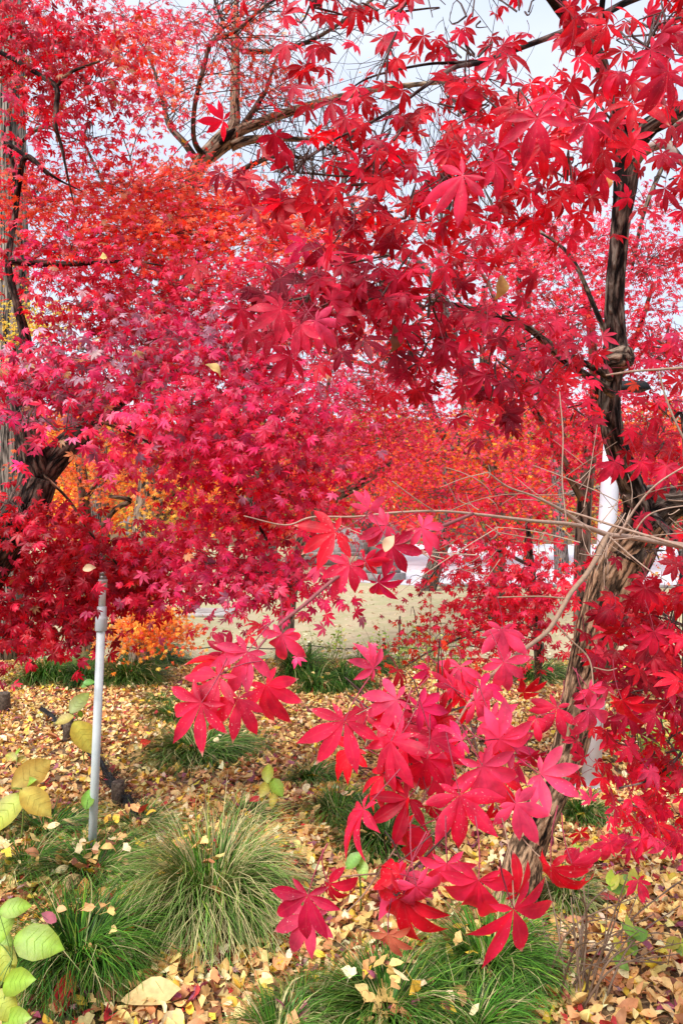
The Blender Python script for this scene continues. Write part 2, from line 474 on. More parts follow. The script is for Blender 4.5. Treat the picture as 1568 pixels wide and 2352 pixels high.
def crown(leaf_mb, twig_mb, blobs, tm, face=.6, up=.55, droop=(.2, .9), hub=None, twig_col=(.10, .06, .05), twig_r=.003, plate=.20, flat=.25, pet=False, tips=0.0):
    """blob = (px, py, depth, rx px, ry px, depth radius m, twig tips, leaves per tip, leaf radius m, palette)"""
    for (px, py, d, rx, ry, rd, nt_, nl, R, pal) in blobs:
        u = rng.normal(0, 1, (nt_, 3)); u = nrmz(u) * rng.random((nt_, 1)) ** .45
        qd = d + u[:, 1] * rd
        c = np.stack([(px + u[:, 0] * rx - CX) / F_PX * qd, qd, EYE + (CY - (py + u[:, 2] * ry)) / F_PX * qd], 1)
        ctr = P(px, py, d) if hub is None else (P(px, py, d) * .65 + np.asarray(hub) * .35)
        sel = rng.random(nt_) < (.65 if nt_ > 10 else 1)
        A = ctr + (c - ctr) * rng.uniform(.15, .5, (nt_, 1))
        mid = (A + c) / 2 + rng.normal(0, .06, (nt_, 3)) + np.array([0, 0, .05])
        bez_tubes(twig_mb, A[sel], mid[sel], c[sel], twig_r, twig_r * .35, twig_col, 5)
        cnt = np.maximum(1, rng.poisson(nl, nt_))
        idx = np.repeat(np.arange(nt_), cnt); N = len(idx)
        off = rng.normal(0, 1, (N, 3)) * np.array([plate, plate, plate * flat])
        pos = c[idx] + off
        pos[:, 2] -= (off[:, 0] ** 2 + off[:, 1] ** 2) * .8
        n, t = orient(N, face, up)
        sh = np.exp(rng.normal(0, .20, nt_))[idx]
        col = np.clip(pick(pal, N) * sh[:, None], 0, .95)
        RR = R * rng.uniform(.72, 1.15, N)
        add_leaves(leaf_mb, tm, pos, t, n, RR, col, droop, tips=tips)
        if pet: petioles(twig_mb, pos, t, n, RR)

# ------------------------------------------------------------------ ground and terrain
def grid_mesh(xs, ys, zf, col=(1, 1, 1)):
    X, Y = np.meshgrid(xs, ys)
    Z = zf(X, Y); mb = MB(); nx, ny = len(xs), len(ys)
    i = np.arange(ny - 1)[:, None] * nx + np.arange(nx - 1)[None]
    q = np.stack([i, i + 1, i + nx + 1, i + nx], -1).reshape(-1)
    mb.add(np.stack([X, Y, Z], -1).reshape(-1, 3), q, np.full((nx - 1) * (ny - 1), 4), col)
    return mb

def hill_z(x, y):
    t = np.clip((y - 46) / 60, 0, 1); t = t * t * (3 - 2 * t)
    s = np.clip((np.abs(x) - 26) / 70, 0, 1)
    return t * 15 + s * s * 9
def ground_all(x, y):
    return gz(x, y) + np.where(y > 40, hill_z(x, y), 0)

M_soil = plain('soil', [(.3, (.05, .032, .02)), (.5, (.16, .10, .055)), (.7, (.30, .20, .10))], 30, .9, .15, .8, 90)
M_sand = plain('sand', [(.25, (.34, .28, .17)), (.45, (.50, .41, .26)), (.58, (.40, .37, .20)), (.75, (.56, .47, .32))], 1.6, .9, .1, .5, 60)
M_pave = plain('pale_paving', [(.3, (.52, .52, .55)), (.7, (.70, .70, .74))], 3, .8, .2, .2, 80)
M_stone = plain('grey_stone', [(.3, (.16, .15, .15)), (.5, (.30, .28, .27)), (.7, (.44, .42, .40))], 6, .8, .2, .6, 60, usecol=True)
M_conc = plain('concrete', [(.3, (.36, .32, .30)), (.7, (.54, .49, .46))], 5, .8, .2, .4, 90, usecol=True)

xs = np.concatenate([np.linspace(-260, -9, 26), np.linspace(-8.7, 8.7, 88), np.linspace(9, 260, 26)])
ys = np.concatenate([np.linspace(-60, .4, 14), np.linspace(.6, 12, 80), np.linspace(12.6, 300, 90)])
g = grid_mesh(xs, ys, ground_all).build('ground', M_soil, smooth=True)
tag(g, kind='structure')
s_ = grid_mesh(np.linspace(-30, 30, 40), np.linspace(EDGE + .15, 44, 40), lambda x, y: gz(x, y) + .012).build('sandy_court', M_sand, smooth=True)
tag(s_, kind='structure')
# pale paving on the far right of the court
mb = MB()
pv = np.array([G(815, 1338), G(965, 1347), G(1700, 1352), G(1700, 1228), G(930, 1228), G(880, 1300)])
pv[:, 2] = -.56 + .020
mb.add(pv, [0, 1, 2, 3, 4, 5], [6], (1, 1, 1))
kb = MB()
for i in range(26):
    a = pv[1] + (pv[2] - pv[1]) * (i / 26); e = pv[1] + (pv[2] - pv[1]) * ((i + .97) / 26); L_ = np.linalg.norm(e - a)
    box(kb, ((a + e)[0] / 2, (a + e)[1] / 2 - .07, -.56), (L_, .13, .10), math.atan2(e[1] - a[1], e[0] - a[0]), (.9 + .15 * rng.random(),) * 3, bev=.012)
tag(kb.build('kerb', M_stone), kind='structure')
pv_ = mb.build('paved_path', M_pave); tag(pv_, kind='structure')

# ------------------------------------------------------------------ far court furniture
def stone_monument():
    c = G(873, 1332); c[2] = -.56 + .02
    t = thing('stone_monument', c, 'grey block stone pedestal on the pale paving beyond the sandy court', 'monument')
    rz = R_(38)
    m = MB(); box(m, (0, 0, 0), (1.15, 1.15, .22), rz, (.95, .9, .88), bev=.02); m.build('plinth', M_stone, t, origin=(0, 0, 0))
    m = MB()
    for k in range(2):
        for a in range(2):
            for b in range(2):
                x, y = (a - .5) * .46, (b - .5) * .46
                box(m, (x * math.cos(rz) - y * math.sin(rz), x * math.sin(rz) + y * math.cos(rz), .222 + k * .19), (.452, .452, .183), rz,
                    (.8 + .2 * rng.random(),) * 3, bev=.012)
    m.build('pedestal', M_stone, t, origin=(0, 0, 0))
    m = MB(); box(m, (0, 0, .604), (1.0, 1.0, .10), rz, (1, 1, 1), bev=.02); box(m, (0, 0, .706), (.55, .40, .95), rz, (.8, .8, .8), top=.9, bev=.03)
    m.build('upright_slab', M_stone, t, origin=(0, 0, 0))
stone_monument()

def low_stone():
    c = G(742, 1298); c[2] = -.56 + .012
    m = MB(); box(m, (0, 0, 0), (1.5, .7, .34), R_(12), (.9, .88, .85), top=.93, bev=.05)
    o = m.build('stone_bench', M_stone, origin=(0, 0, 0)); o.location = tuple(c)
    tag(o, 'low flat grey stone bench at the far edge of the sandy court', 'bench')
low_stone()

def manhole():
    c = G(484, 1412); c[2] = -.56 + .012
    t = thing('manhole_slab', c, 'square concrete slab with a round lid set in the sandy court', 'manhole')
    m = MB(); box(m, (0, 0, 0), (.95, .90, .07), R_(-6), (1, 1, 1), bev=.012); m.build('slab', M_conc, t, origin=(0, 0, 0))
    m = MB(); lathe(m, (0, 0, .071), [(.30, 0), (.30, .014), (.285, .02), (.27, .012), (.02, .012)], 36, (.86, .82, .8)); m.build('lid', M_conc, t, origin=(0, 0, 0))
manhole()

def stone_steps():
    d = 34.0; b = np.array([(795 - CX) / F_PX * d, d, -.56])
    t = thing('stone_steps', b, 'far flight of grey stone steps seen between the red crowns', 'steps')
    for k in range(7):
        m = MB(); box(m, (0, k * .42, 0), (4.2, .44, .19 * (k + 1)), 0, (.9 + .1 * rng.random(),) * 3, bev=.02)
        m.build('step', M_stone, t, origin=(0, 0, 0))
    for s in (-1, 1):
        m = MB(); box(m, (s * 2.35, 1.3, 0), (.42, 3.3, 1.7), 0, (.85, .83, .8), bev=.03); m.build('side_wall', M_stone, t, origin=(0, 0, 0))
stone_steps()

def stone_lantern(px, d, h, label):
    b = np.array([(px - CX) / F_PX * d, d, -.56 + .012])
    t = thing('stone_lantern', b, label, 'lantern', 'stone lanterns beyond the court')
    k = h / 1.9
    for nm, pr in (('base', [(.38, 0), (.38, .14), (.28, .2), (.16, .26)]), ('shaft', [(.13, .262), (.115, .6), (.14, .92)]),
                   ('platform', [(.14, .922), (.33, 1.02), (.33, 1.12), (.2, 1.14)]), ('light_box', [(.20, 1.142), (.20, 1.45), (.22, 1.46)]),
                   ('cap', [(.46, 1.462), (.44, 1.53), (.2, 1.68), (.08, 1.72), (.11, 1.8), (.02, 1.92)])):
        m = MB(); lathe(m, (0, 0, 0), [(r * k, z * k) for r, z in pr], 6 if nm != 'shaft' else 14, (.9, .9, .9)); m.build(nm, M_stone, t, origin=(0, 0, 0))
stone_lantern(1080, 30, 1.9, 'stone lantern on the pale paving under the red branches')
stone_lantern(300, 32, 2.1, 'stone lantern behind the orange maple left of the sandy court')
stone_lantern(842, 30.5, 2.2, 'tall stone lantern right of the far stone steps')

# ------------------------------------------------------------------ pipe, stakes, fence, lamp
M_pvc = plain('grey_pipe', [(.3, (.46, .52, .52)), (.6, (.56, .61, .61)), (.8, (.62, .66, .65))], 14, .42, .4, .06, 200, usecol=True)
M_metal = plain('dull_metal', [(.3, (.16, .15, .14)), (.7, (.42, .40, .38))], 60, .4, .5, .1, 200, metal=.7)
M_white = plain('white_paint', [(.3, (.62, .64, .70)), (.7, (.78, .79, .84))], 7, .4, .4, .03, 90, usecol=True)
M_wood = plain('stake_wood', [(.3, (.035, .024, .018)), (.5, (.10, .07, .05)), (.7, (.22, .17, .13))], 45, .85, .2, .7, 160, usecol=True)
M_black = plain('black_plastic', [(.3, (.006, .006, .007)), (.7, (.022, .021, .02))], 80, .6, .3, .5, 300)

def pipe_stand():
    b = G(211, 1974); top = P(238, 1314, b[1] - .02)
    ax = top - b; h = ax[2]; tl = (ax[0] / h, ax[1] / h)
    t = thing('sprinkler_pipe', b, 'grey plastic standpipe with a metal cap standing among yellow leaves', 'pipe')
    def z(py): return (1974 - py) / (1974 - 1314) * h
    def seg(nm, pr, mat, c=(1, 1, 1)):
        m = MB(); lathe(m, (0, 0, 0), pr, 28, c, tl); m.build(nm, mat, t, True, origin=(0, 0, 0))
        for p in t.children[-1].data.polygons: p.use_smooth = len(p.vertices) == 4
    u = b[1] / F_PX
    seg('pipe', [(9.6 * u, -.25), (9.6 * u, z(1440))], M_pvc)
    seg('coupling', [(12.5 * u, z(1448)), (13.6 * u, z(1446)), (13.6 * u, z(1420)), (12.8 * u, z(1416)), (10.6 * u, z(1414)), (10.6 * u, z(1393)), (9 * u, z(1392))], M_pvc, (.92, .92, .95))
    seg('upper_pipe', [(7.6 * u, z(1395)), (7.6 * u, z(1350))], M_pvc, (1.12, 1.1, 1.06))
    seg('socket', [(9.4 * u, z(1355)), (9.6 * u, z(1354)), (9.6 * u, z(1336)), (10.4 * u, z(1335.5)), (10.4 * u, z(1331)), (8.4 * u, z(1330.5))], M_pvc, (.95, .96, .96))
    m = MB(); lathe(m, (0, 0, 0), [(9.3 * u, z(1331)), (9.3 * u, z(1322))], 6, (1, 1, 1), tl)
    lathe(m, (0, 0, 0), [(7.6 * u, z(1322)), (7.6 * u, z(1319.5)), (8.4 * u, z(1319)), (8.4 * u, z(1314)), (6.4 * u, z(1313)), (6.2 * u, z(1316))], 20, (1, 1, 1), tl)
    m.build('metal_cap', M_metal, t, origin=(0, 0, 0))
pipe_stand()

def stake(px, py, wpx, hpx, label):
    b = G(px, py); r = wpx / 2 / F_PX * b[1]; h = hpx / F_PX * b[1]
    m = MB(); lathe(m, (0, 0, 0), [(r * .97, -.15), (r, h * .5), (r, h - .006), (r * .92, h), (r * .3, h + .001)], 20, (1, 1, 1), (rng.normal(0, .04), 0))
    o = m.build('wooden_stake', M_wood, origin=(0, 0, 0)); o.location = tuple(b)
    tag(o, label, 'stake', 'short wooden edging stakes')
stake(271, 1850, 29, 62, 'dark wooden edging stake with pale cut top right of the grey pipe')
stake(156, 1702, 23, 52, 'small dark wooden edging stake beside the yellowing leafy seedling')
stake(9, 1632, 32, 44, 'thick wooden edging stake cut by the left picture edge')

def edging():
    pts = [G(90, 1640), G(135, 1668), G(158, 1695), G(190, 1722), G(225, 1768), G(258, 1822), G(290, 1868), G(312, 1900)]
    pts = crom(pts, 6); mb = MB()
    H_ = .14 * (.7 + .3 * np.linspace(0, 1, len(pts)))
    lo = pts.copy(); lo[:, 2] -= .06; hi = pts.copy(); hi[:, 2] += H_ * (.66 + .14 * np.sin(np.arange(len(pts)) * .9) + .06 * np.sin(np.arange(len(pts)) * 2.3)); hi[:, 1] += .02
    n = len(pts); back_l = lo + [.012, .012, 0]; back_h = hi + [.012, .012, 0]
    V = np.concatenate([lo, hi, back_h, back_l]); L = []; T = []
    for i in range(n - 1):
        for a in range(3): L += [a * n + i, a * n + i + 1, (a + 1) * n + i + 1, (a + 1) * n + i]; T.append(4)
    mb.add(V, L, T, (1, 1, 1))
    # frayed mesh threads along the top
    q = 900; k = rng.integers(0, n, q); A = hi[k] + rng.normal(0, .018, (q, 3)); C = A + np.stack([rng.normal(.015, .03, q), rng.normal(-.01, .03, q), rng.normal(.008, .025, q)], 1)
    bez_tubes(mb, A, (A + C) / 2 + [0, 0, .008], C, .0012, .001, (1, 1, 1))
    o = mb.build('edging_mesh', M_black, origin=(0, 0, 0)); tag(o, 'black plastic mesh edging half buried in the yellow leaves', 'garden edging')
edging()

def rope_fence():
    y = EDGE + .02; xs_ = [-2.75, -1.62, -.46, .62, 1.75, 2.9]
    t = thing('rope_fence', (0, y, -.56), 'low black rope fence along the edge of the sandy court', 'fence')
    tops = []
    for x in xs_:
        m = MB(); lathe(m, (x, 0, -.1), [(.026, 0), (.026, .36), (.02, .37)], 12, (.5, .5, .5)); m.build('post', M_wood, t, origin=(0, 0, 0))
        tops.append((x, 0, .235))
    m = MB()
    for a, b in zip(tops[:-1], tops[1:]):
        a, b = np.array(a), np.array(b); mid = (a + b) / 2 - [0, 0, .05]
        tube(m, crom([a - [0, .03, 0], mid - [0, .03, 0], b - [0, .03, 0]], 8), np.full(17, .008), 6, cap=False)
    m.build('rope', M_black, t, origin=(0, 0, 0))
rope_fence()

def lamp():
    b = G(1352, 1802); d = b[1]
    top = P(1412, 880, d)
    t = thing('lamp_post', b, 'white painted lamp post standing behind the leaning maple trunk', 'lamp post')
    ax = top - b; tl = (ax[0] / ax[2], 0)
    u = d / F_PX
    m = MB(); lathe(m, (0, 0, -.1), [(21 * u, 0), (20.5 * u, 1.1), (20 * u, (1802 - 1100) * u + .1), (19.5 * u, (1802 - 1010) * u + .1), (9 * u, (1802 - 1000) * u + .1)], 28, (1, 1, 1), tl)
    m.build('pole', M_white, t, True, origin=(0, 0, 0))
    m = MB(); lathe(m, (0, 0, 0), [(8 * u, (1802 - 1001) * u), (7.5 * u, (1802 - 905) * u)], 16, (.75, .72, .62), tl); m.build('upper_pole', M_white, t, True, origin=(0, 0, 0))
    m = MB(); c = top - b
    box(m, (c[0] + .07, c[1], c[2] - .05), (.26, .16, .055), .0, (1, 1, 1), top=.8, bev=.015); m.build('lamp_head', M_black, t, origin=(0, 0, 0))
    m = MB(); lathe(m, (0, 0, -.05), [(34 * u, 0), (34 * u, .07), (22 * u, .075)], 28, (.95, .95, .95), tl); m.build('base_plate', M_white, t, origin=(0, 0, 0))
lamp()

for px, y0, y1, d, lab in ((985, 1490, 1362, 9.4, 'taller pale cane stake among the green shrubs at the court edge'), (914, 1500, 1415, 9.7, 'shorter dark cane stake among the green shrubs at the court edge')):
    a = P(px, y0 + 30, d); b = P(px + 4, y1, d); m = MB(); tube(m, np.linspace(a, b, 4), np.full(4, .013), 8, (3.2, 2.9, 2.4) if px > 950 else (1, 1, 1))
    o = m.build('cane_stake', M_wood, origin=a); tag(o, lab, 'stake', 'cane stakes')

# ------------------------------------------------------------------ leaf litter
PAL_LIT = [(5, (.72, .44, .15)), (4.5, (.78, .55, .21)), (3.4, (.66, .34, .14)), (2.2, (.50, .22, .085)), (2.4, (.84, .68, .38)), (1.6, (.80, .53, .06)),
           (1.6, (.28, .105, .05)), (.5, (.44, .04, .04)), (.5, (.32, .08, .12))]
def fan_template(k=7):
    """ginkgo leaf: a fan with a notch, and a stalk"""
    v = [(0, 0)]; a = np.linspace(-58, 58, k)
    for i, q in enumerate(a):
        r = 1.0 if i % 2 == 0 else .93
        if i == k // 2: r = .78
        v.append((r * math.cos(R_(q)), r * math.sin(R_(q))))
    L = []; tot = []
    for i in range(1, k): L += [0, i, i + 1]; tot.append(3)
    b = len(v); v += [(0, .025), (0, -.025), (-.75, .012), (-.75, -.012)]; L += [b, b + 2, b + 3, b + 1]; tot.append(4)
    return np.array(v), np.array(L), np.array(tot)
def oval_template(ts=(0, .18, .42, .68, .88, 1.0), ws=(0, .20, .28, .23, .10, 0)):
    v, L, tot, rows = [], [], [], []
    for t, wd in zip(ts, ws):
        if wd == 0: rows.append([len(v)]); v.append((t * 2 - 1, 0))
        else:
            rows.append([len(v), len(v) + 1, len(v) + 2]); v += [(t * 2 - 1, -wd * 2), (t * 2 - 1, 0), (t * 2 - 1, wd * 2)]
    for a, c in zip(rows[:-1], rows[1:]):
        if len(a) == 1: L += [a[0], c[0], c[1], a[0], c[1], c[2]]; tot += [3, 3]
        elif len(c) == 3: L += [a[0], c[0], c[1], a[1], a[1], c[1], c[2], a[2]]; tot += [4, 4]
        else: L += [a[0], c[0], a[1], a[1], c[0], a[2]]; tot += [3, 3]
    return np.array(v), np.array(L), np.array(tot)
FAN, FAN_LO, OVAL, OVAL_LO = fan_template(9), fan_template(5), oval_template(), oval_template((0, .35, .75, 1.0), (0, .26, .19, 0))
def flat_leaves(mb, tm, pos, R, col, tilt=.35, curl=.5, fold=.35, yaw=None, gn=(0, .035, 1)):
    v, L, tot = tm; N = len(pos)
    if N == 0: return
    yaw = rng.uniform(0, 2 * math.pi, N) if yaw is None else yaw
    n = nrmz(np.array(gn, float) + rng.normal(0, tilt, (N, 3)))
    t = np.stack([np.cos(yaw), np.sin(yaw), np.zeros(N)], 1); t = nrmz(t - np.sum(t * n, 1, keepdims=True) * n); b = np.cross(n, t)
    cu = rng.normal(0, curl, (N, 1)); fo = rng.normal(.1, fold, (N, 1)); wv = rng.normal(0, .12, (N, 1)); ph = rng.uniform(0, 6, (N, 1)); tw = rng.normal(0, .25, (N, 1))
    x = v[None, :, 0] * np.ones((N, 1)); y = v[None, :, 1] * rng.uniform(.75, 1.1, (N, 1))
    z = cu * x * x * .5 + fo * abs(y) + tw * x * y + wv * np.sin(4 * y + 3 * x + ph)
    R = np.asarray(R).reshape(-1, 1, 1)
    V = pos[:, None] + R * (x[..., None] * t[:, None] + y[..., None] * b[:, None] + z[..., None] * n[:, None])
    nv = len(v); C = np.repeat(col[:, None], nv, 1)
    mb.add(V.reshape(-1, 3), (L[None] + (np.arange(N) * nv)[:, None]).reshape(-1), np.tile(tot, N), C.reshape(-1, 3))

lit = MB()
def litter(N, y0, y1, kx, fan, oval, rs):
    y = np.sqrt(rng.uniform(y0 ** 2, y1 ** 2, N)); x = rng.uniform(-1, 1, N) * (.53 * y + kx)
    z = gz(x, y) + .004 + .038 * rng.random(N) ** 1.6
    pos = np.stack([x, y, z], 1); k = rng.random(N)
    # drifts: paler towards the middle, redder near the left maple
    col = pick(PAL_LIT, N, .16)
    drift = .5 + .5 * np.sin(x * 1.9 + 2 * np.sin(y * .9)) * np.sin(y * 1.3 + x * .7)
    col = col * (0.86 + .26 * drift)[:, None]
    a, b, c = k < .50, (k >= .50) & (k < .93), k >= .93
    flat_leaves(lit, fan, pos[a], rng.uniform(.034, .060, a.sum()) * rs, col[a], .42, .7, .5)
    flat_leaves(lit, oval, pos[b], rng.uniform(.026, .064, b.sum()) * rs, col[b], .42, .8, .55)
    m = c.sum(); yw = rng.uniform(0, 6.28, m)
    mcol = pick([(2, (.30, .02, .04)), (2, (.22, .06, .09)), (1.5, (.45, .02, .02)), (1, (.36, .2, .2))], m)
    add_leaves(lit, T_LO, pos[c] + [0, 0, .008], np.stack([np.cos(yw), np.sin(yw), 0 * yw], 1), np.stack([rng.normal(0, .3, m), rng.normal(0, .3, m), np.ones(m)], 1), rng.uniform(.026, .042, m) * rs, mcol, (-.4, .6))
litter(34000, 1.5, 4.4, 1.0, FAN, OVAL, .64)
litter(62000, 4.3, 9.95, 1.4, FAN_LO, OVAL_LO, .74)
q = 90; b = G(211, 1974); aa = rng.uniform(0, 6.28, q); rr = .03 + .16 * rng.random(q)
ps = np.stack([b[0] + rr * np.cos(aa), b[1] + rr * np.sin(aa), b[2] + .01 + .05 * (1 - rr / .2) * rng.random(q)], 1); kk = rng.random(q) < .5; cl = pick(PAL_LIT, q, .15)
flat_leaves(lit, FAN, ps[kk], rng.uniform(.028, .045, kk.sum()), cl[kk], .5, .7, .5); flat_leaves(lit, OVAL, ps[~kk], rng.uniform(.025, .045, (~kk).sum()), cl[~kk], .5, .8, .5)
LT = lit.build('leaf_litter', M_litter, smooth=True); tag(LT, kind='stuff'); LT['label'] = 'thick carpet of fallen yellow and tan leaves over the slope'; LT['category'] = 'leaf litter'
lit2 = MB()
N = 2600; y = 10.3 + 17 * rng.random(N) ** 1.5; x = rng.uniform(-1, 1, N) * .55 * y
k = rng.random(N) < .5
ps = np.stack([x, y, np.full(N, -.56 + .022)], 1); cl = pick([(3, (.70, .58, .36)), (2, (.76, .68, .52)), (1, (.45, .25, .1))], N)
flat_leaves(lit2, FAN_LO, ps[k], rng.uniform(.03, .05, k.sum()), cl[k], .15)
flat_leaves(lit2, OVAL_LO, ps[~k], rng.uniform(.03, .055, (~k).sum()), cl[~k], .15)
o = lit2.build('scattered_leaves', M_litter); tag(o, kind='stuff'); o['label'] = 'pale fallen leaves scattered thinly over the sandy court'; o['category'] = 'leaf litter'

# notable single fallen leaves
FALL = [(465, 845 + 1320, 'oval', .066, (.70, .06, .03), 25, 'red and orange curled leaf lying on the dark grass beside the lime green plant'),
        (612, 1530 + 630, 'fan', .075, (.76, .66, .30), 80, 'pale yellow ginkgo leaf on the grass right of the red orange leaf'),
        (348, 2325, 'oval', .095, (.72, .52, .22), 15, 'long tan oval leaf lying near the bottom picture edge'),
        (262, 2265, 'fan', .07, (.78, .68, .36), 60, 'cream ginkgo leaf left of the brown leaves in the foreground'),
        (255, 2200, 'oval', .062, (.40, .12, .05), 70, 'rust brown oval leaf above the cream ginkgo leaf'),
        (150, 2330, 'oval', .07, (.50, .02, .02), 100, 'bright red oval leaf at the bottom edge below the grass'),
        (160, 2065, 'oval', .055, (.60, .40, .18), 60, 'tan broad leaf resting on top of the dark left tussock'),
        (192, 2072, 'oval', .05, (.50, .20, .06), 100, 'orange brown leaf standing beside the tan leaf on the left tussock'),
        (175, 1915, 'fan', .075, (.72, .52, .22), 130, 'large straw yellow leaf at the foot of the grey pipe on its left'),
        (250, 1895, 'oval', .06, (.46, .20, .08), 170, 'curled brown leaf at the foot of the grey pipe on its right'),
        (335, 1725, 'oval', .06, (.62, .03, .02), 70, 'vivid red leaf leaning on the middle grass tussock'),
        (880, 2165, 'oval', .05, (.70, .56, .34), 40, 'pale tan round leaf under the hanging red cluster'),
        (1010, 2190, 'oval', .05, (.66, .50, .30), 10, 'cream round leaf on the green grass below the nearest red leaf'),
        (790, 2260, 'oval', .06, (.44, .16, .05), 20, 'russet oval leaf in the litter at the bottom centre'),
        (905, 2300, 'oval', .085, (.70, .46, .14), 60, 'large curved golden leaf on the grass at the bottom edge'),
        (1400, 2090, 'oval', .055, (.40, .04, .05), 160, 'dark crimson oval leaf on the litter beside the twiggy shrub')]
for i, (px, py, kd, R, col, yaw, lab) in enumerate(FALL):
    p = G(px, py); m = MB()
    if kd == 'oval': tm = oval_template((0, .08, .2, .35, .5, .65, .8, .92, 1.0), (0, .11, .20, .265, .28, .25, .17, .07, 0))
    else: tm = fan_template(13)
    flat_leaves(m, tm, np.array([[0, 0, .0]]), np.array([R]), np.array([col]), .18, .5, .3, np.array([R_(yaw)]), (0, -.25, 1))
    o = m.build('fallen_leaf', M_litter, None, True, origin=(0, 0, 0)); o.location = (p[0], p[1], p[2] + .06)
    tag(o, lab, 'leaf', 'large fallen leaves')

# ------------------------------------------------------------------ grass tussocks
def tussock(px, py, wpx, nb, h, straw, label, dark=1.0, leaves=6):
    """px, py: centre of the clump on the ground; wpx: its spread"""
    b = G(px, py); R0 = wpx / 2 / F_PX * b[1]
    t = thing('grass_tussock', b, label, 'grass clump', 'arching grass tussocks in the leaf litter')
    m = MB(); S = 6
    ph = rng.uniform(0, 2 * math.pi, nb); r0 = R0 * .28 * np.sqrt(rng.random(nb))
    L = R0 * rng.uniform(.8, 1.45, nb) + h * .25; el = R_(84) - rng.random(nb) ** 1.2 * R_(58)
    bend = rng.uniform(1.1, 2.3, nb); dph = rng.normal(0, .35, nb)
    s = np.linspace(0, 1, S)
    ang = el[:, None] - bend[:, None] * (s[None] ** 1.3) * 1.0
    st = L[:, None] / (S - 1)
    hx = np.cumsum(np.cos(ang) * st, 1) - np.cos(ang[:, :1]) * st; hz = np.cumsum(np.sin(ang) * st, 1) - np.sin(ang[:, :1]) * st
    hz = np.maximum(hz * h / np.maximum(R0, .05) * 1.15, .008 + 0 * hz) * np.where(s > 0, 1, 0)
    pa = ph[:, None] + dph[:, None] * s[None] * 1.2
    X = r0[:, None] * np.cos(ph[:, None]) + hx * np.cos(pa); Y = r0[:, None] * np.sin(ph[:, None]) + hx * np.sin(pa)
    Z = hz + (gz(X + b[0], Y + b[1]) - b[2])
    wd = (.0016 + .0008 * b[1] / 3) * (1 - .85 * s[None] ** 2) * rng.uniform(.7, 1.2, (nb, 1))
    sx, sy = -np.sin(pa) * wd, np.cos(pa) * wd
    V = np.stack([np.stack([X - sx, Y - sy, Z], -1), np.stack([X + sx, Y + sy, Z + wd * .5], -1)], 2)
    base = (np.arange(nb) * S * 2)[:, None] + (np.arange(S - 1) * 2)[None]
    q = np.stack([base, base + 1, base + 3, base + 2], -1).reshape(-1)
    gpal = [(4, (.04, .13, .010)), (3, (.075, .21, .018)), (2, (.02, .06, .008)), (1, (.17, .28, .03))]
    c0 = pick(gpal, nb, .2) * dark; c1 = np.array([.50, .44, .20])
    isst = (rng.random(nb) < straw)[:, None, None]
    tipm = (s[None] ** 2)[..., None] * (.15 + .75 * rng.random((nb, 1, 1)) ** 2) * min(1, straw * 2.2)
    C = c0[:, None] * (1 - tipm) + c1 * tipm
    C = np.where(isst, c1 * (.7 + .5 * rng.random((nb, 1, 1))) * np.ones((nb, S, 1)), C)
    m.add(V.reshape(-1, 3), q, np.full(nb * (S - 1), 4), np.repeat(C, 2, 1).reshape(-1, 3))
    m.build('blades', M_grass, t, True, origin=(0, 0, 0))
    if leaves:
        a = rng.uniform(0, 6.28, leaves); r = R0 * np.sqrt(rng.random(leaves)) * .85
        ps = np.stack([r * np.cos(a), r * np.sin(a), h * (.85 - .75 * (r / R0) ** 2)], 1) + b
        kk = rng.random(leaves) < .6; cl = pick(PAL_LIT, leaves, .12)
        flat_leaves(lit3, FAN_LO if b[1] > 4.5 else FAN, ps[kk], rng.uniform(.030, .044, kk.sum()), cl[kk], .5)
        flat_leaves(lit3, OVAL, ps[~kk], rng.uniform(.022, .042, (~kk).sum()), cl[~kk], .55)
lit3 = MB()
tussock(485, 2105, 330, 2400, .36, .34, 'large pale green grass tussock with straw tips in the left foreground', 1.25, 26)
tussock(215, 2010, 300, 1000, .15, .12, 'loose green grass tussock strewn with leaves left of the large pale one', 1.1, 46)
tussock(180, 2230, 330, 1600, .22, .04, 'dark green grass tussock behind the lime leaves at the lower left', .9, 30)
tussock(110, 1905, 230, 700, .13, .08, 'thin dark grass tussock left of the grey pipe foot', .9, 16)
tussock(455, 1730, 270, 1500, .20, .12, 'wide dark grass tussock beneath the hanging left red cluster', .9, 22)
tussock(405, 1650, 190, 700, .14, .10, 'small dark grass tussock just behind the wide middle one', .8, 20)
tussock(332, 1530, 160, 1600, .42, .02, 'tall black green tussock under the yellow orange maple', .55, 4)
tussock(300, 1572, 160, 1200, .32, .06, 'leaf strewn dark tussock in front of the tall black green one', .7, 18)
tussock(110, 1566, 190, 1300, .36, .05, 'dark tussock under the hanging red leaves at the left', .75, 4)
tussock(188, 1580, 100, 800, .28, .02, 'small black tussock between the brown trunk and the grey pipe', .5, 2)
tussock(372, 1612, 150, 500, .12, .2, 'thin grass tussock fading into leaves above the middle tussocks', .9, 12)
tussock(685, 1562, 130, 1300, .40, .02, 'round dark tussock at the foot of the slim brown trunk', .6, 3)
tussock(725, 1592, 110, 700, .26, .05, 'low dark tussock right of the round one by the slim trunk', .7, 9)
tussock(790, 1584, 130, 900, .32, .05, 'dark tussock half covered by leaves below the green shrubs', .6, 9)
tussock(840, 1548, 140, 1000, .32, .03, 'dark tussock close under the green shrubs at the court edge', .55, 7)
tussock(1225, 1560, 170, 1100, .28, .12, 'shaded tussock left of the leaning maple trunk', .7, 12)
tussock(715, 1800, 130, 700, .12, .1, 'short green tussock right of the yellow green seedling', 1.0, 10)
tussock(775, 1880, 160, 900, .15, .1, 'green tussock left of the hanging red leaves', 1.0, 14)
tussock(880, 1945, 210, 1300, .20, .08, 'dark tussock in the shade behind the hanging red cluster', .7, 10)
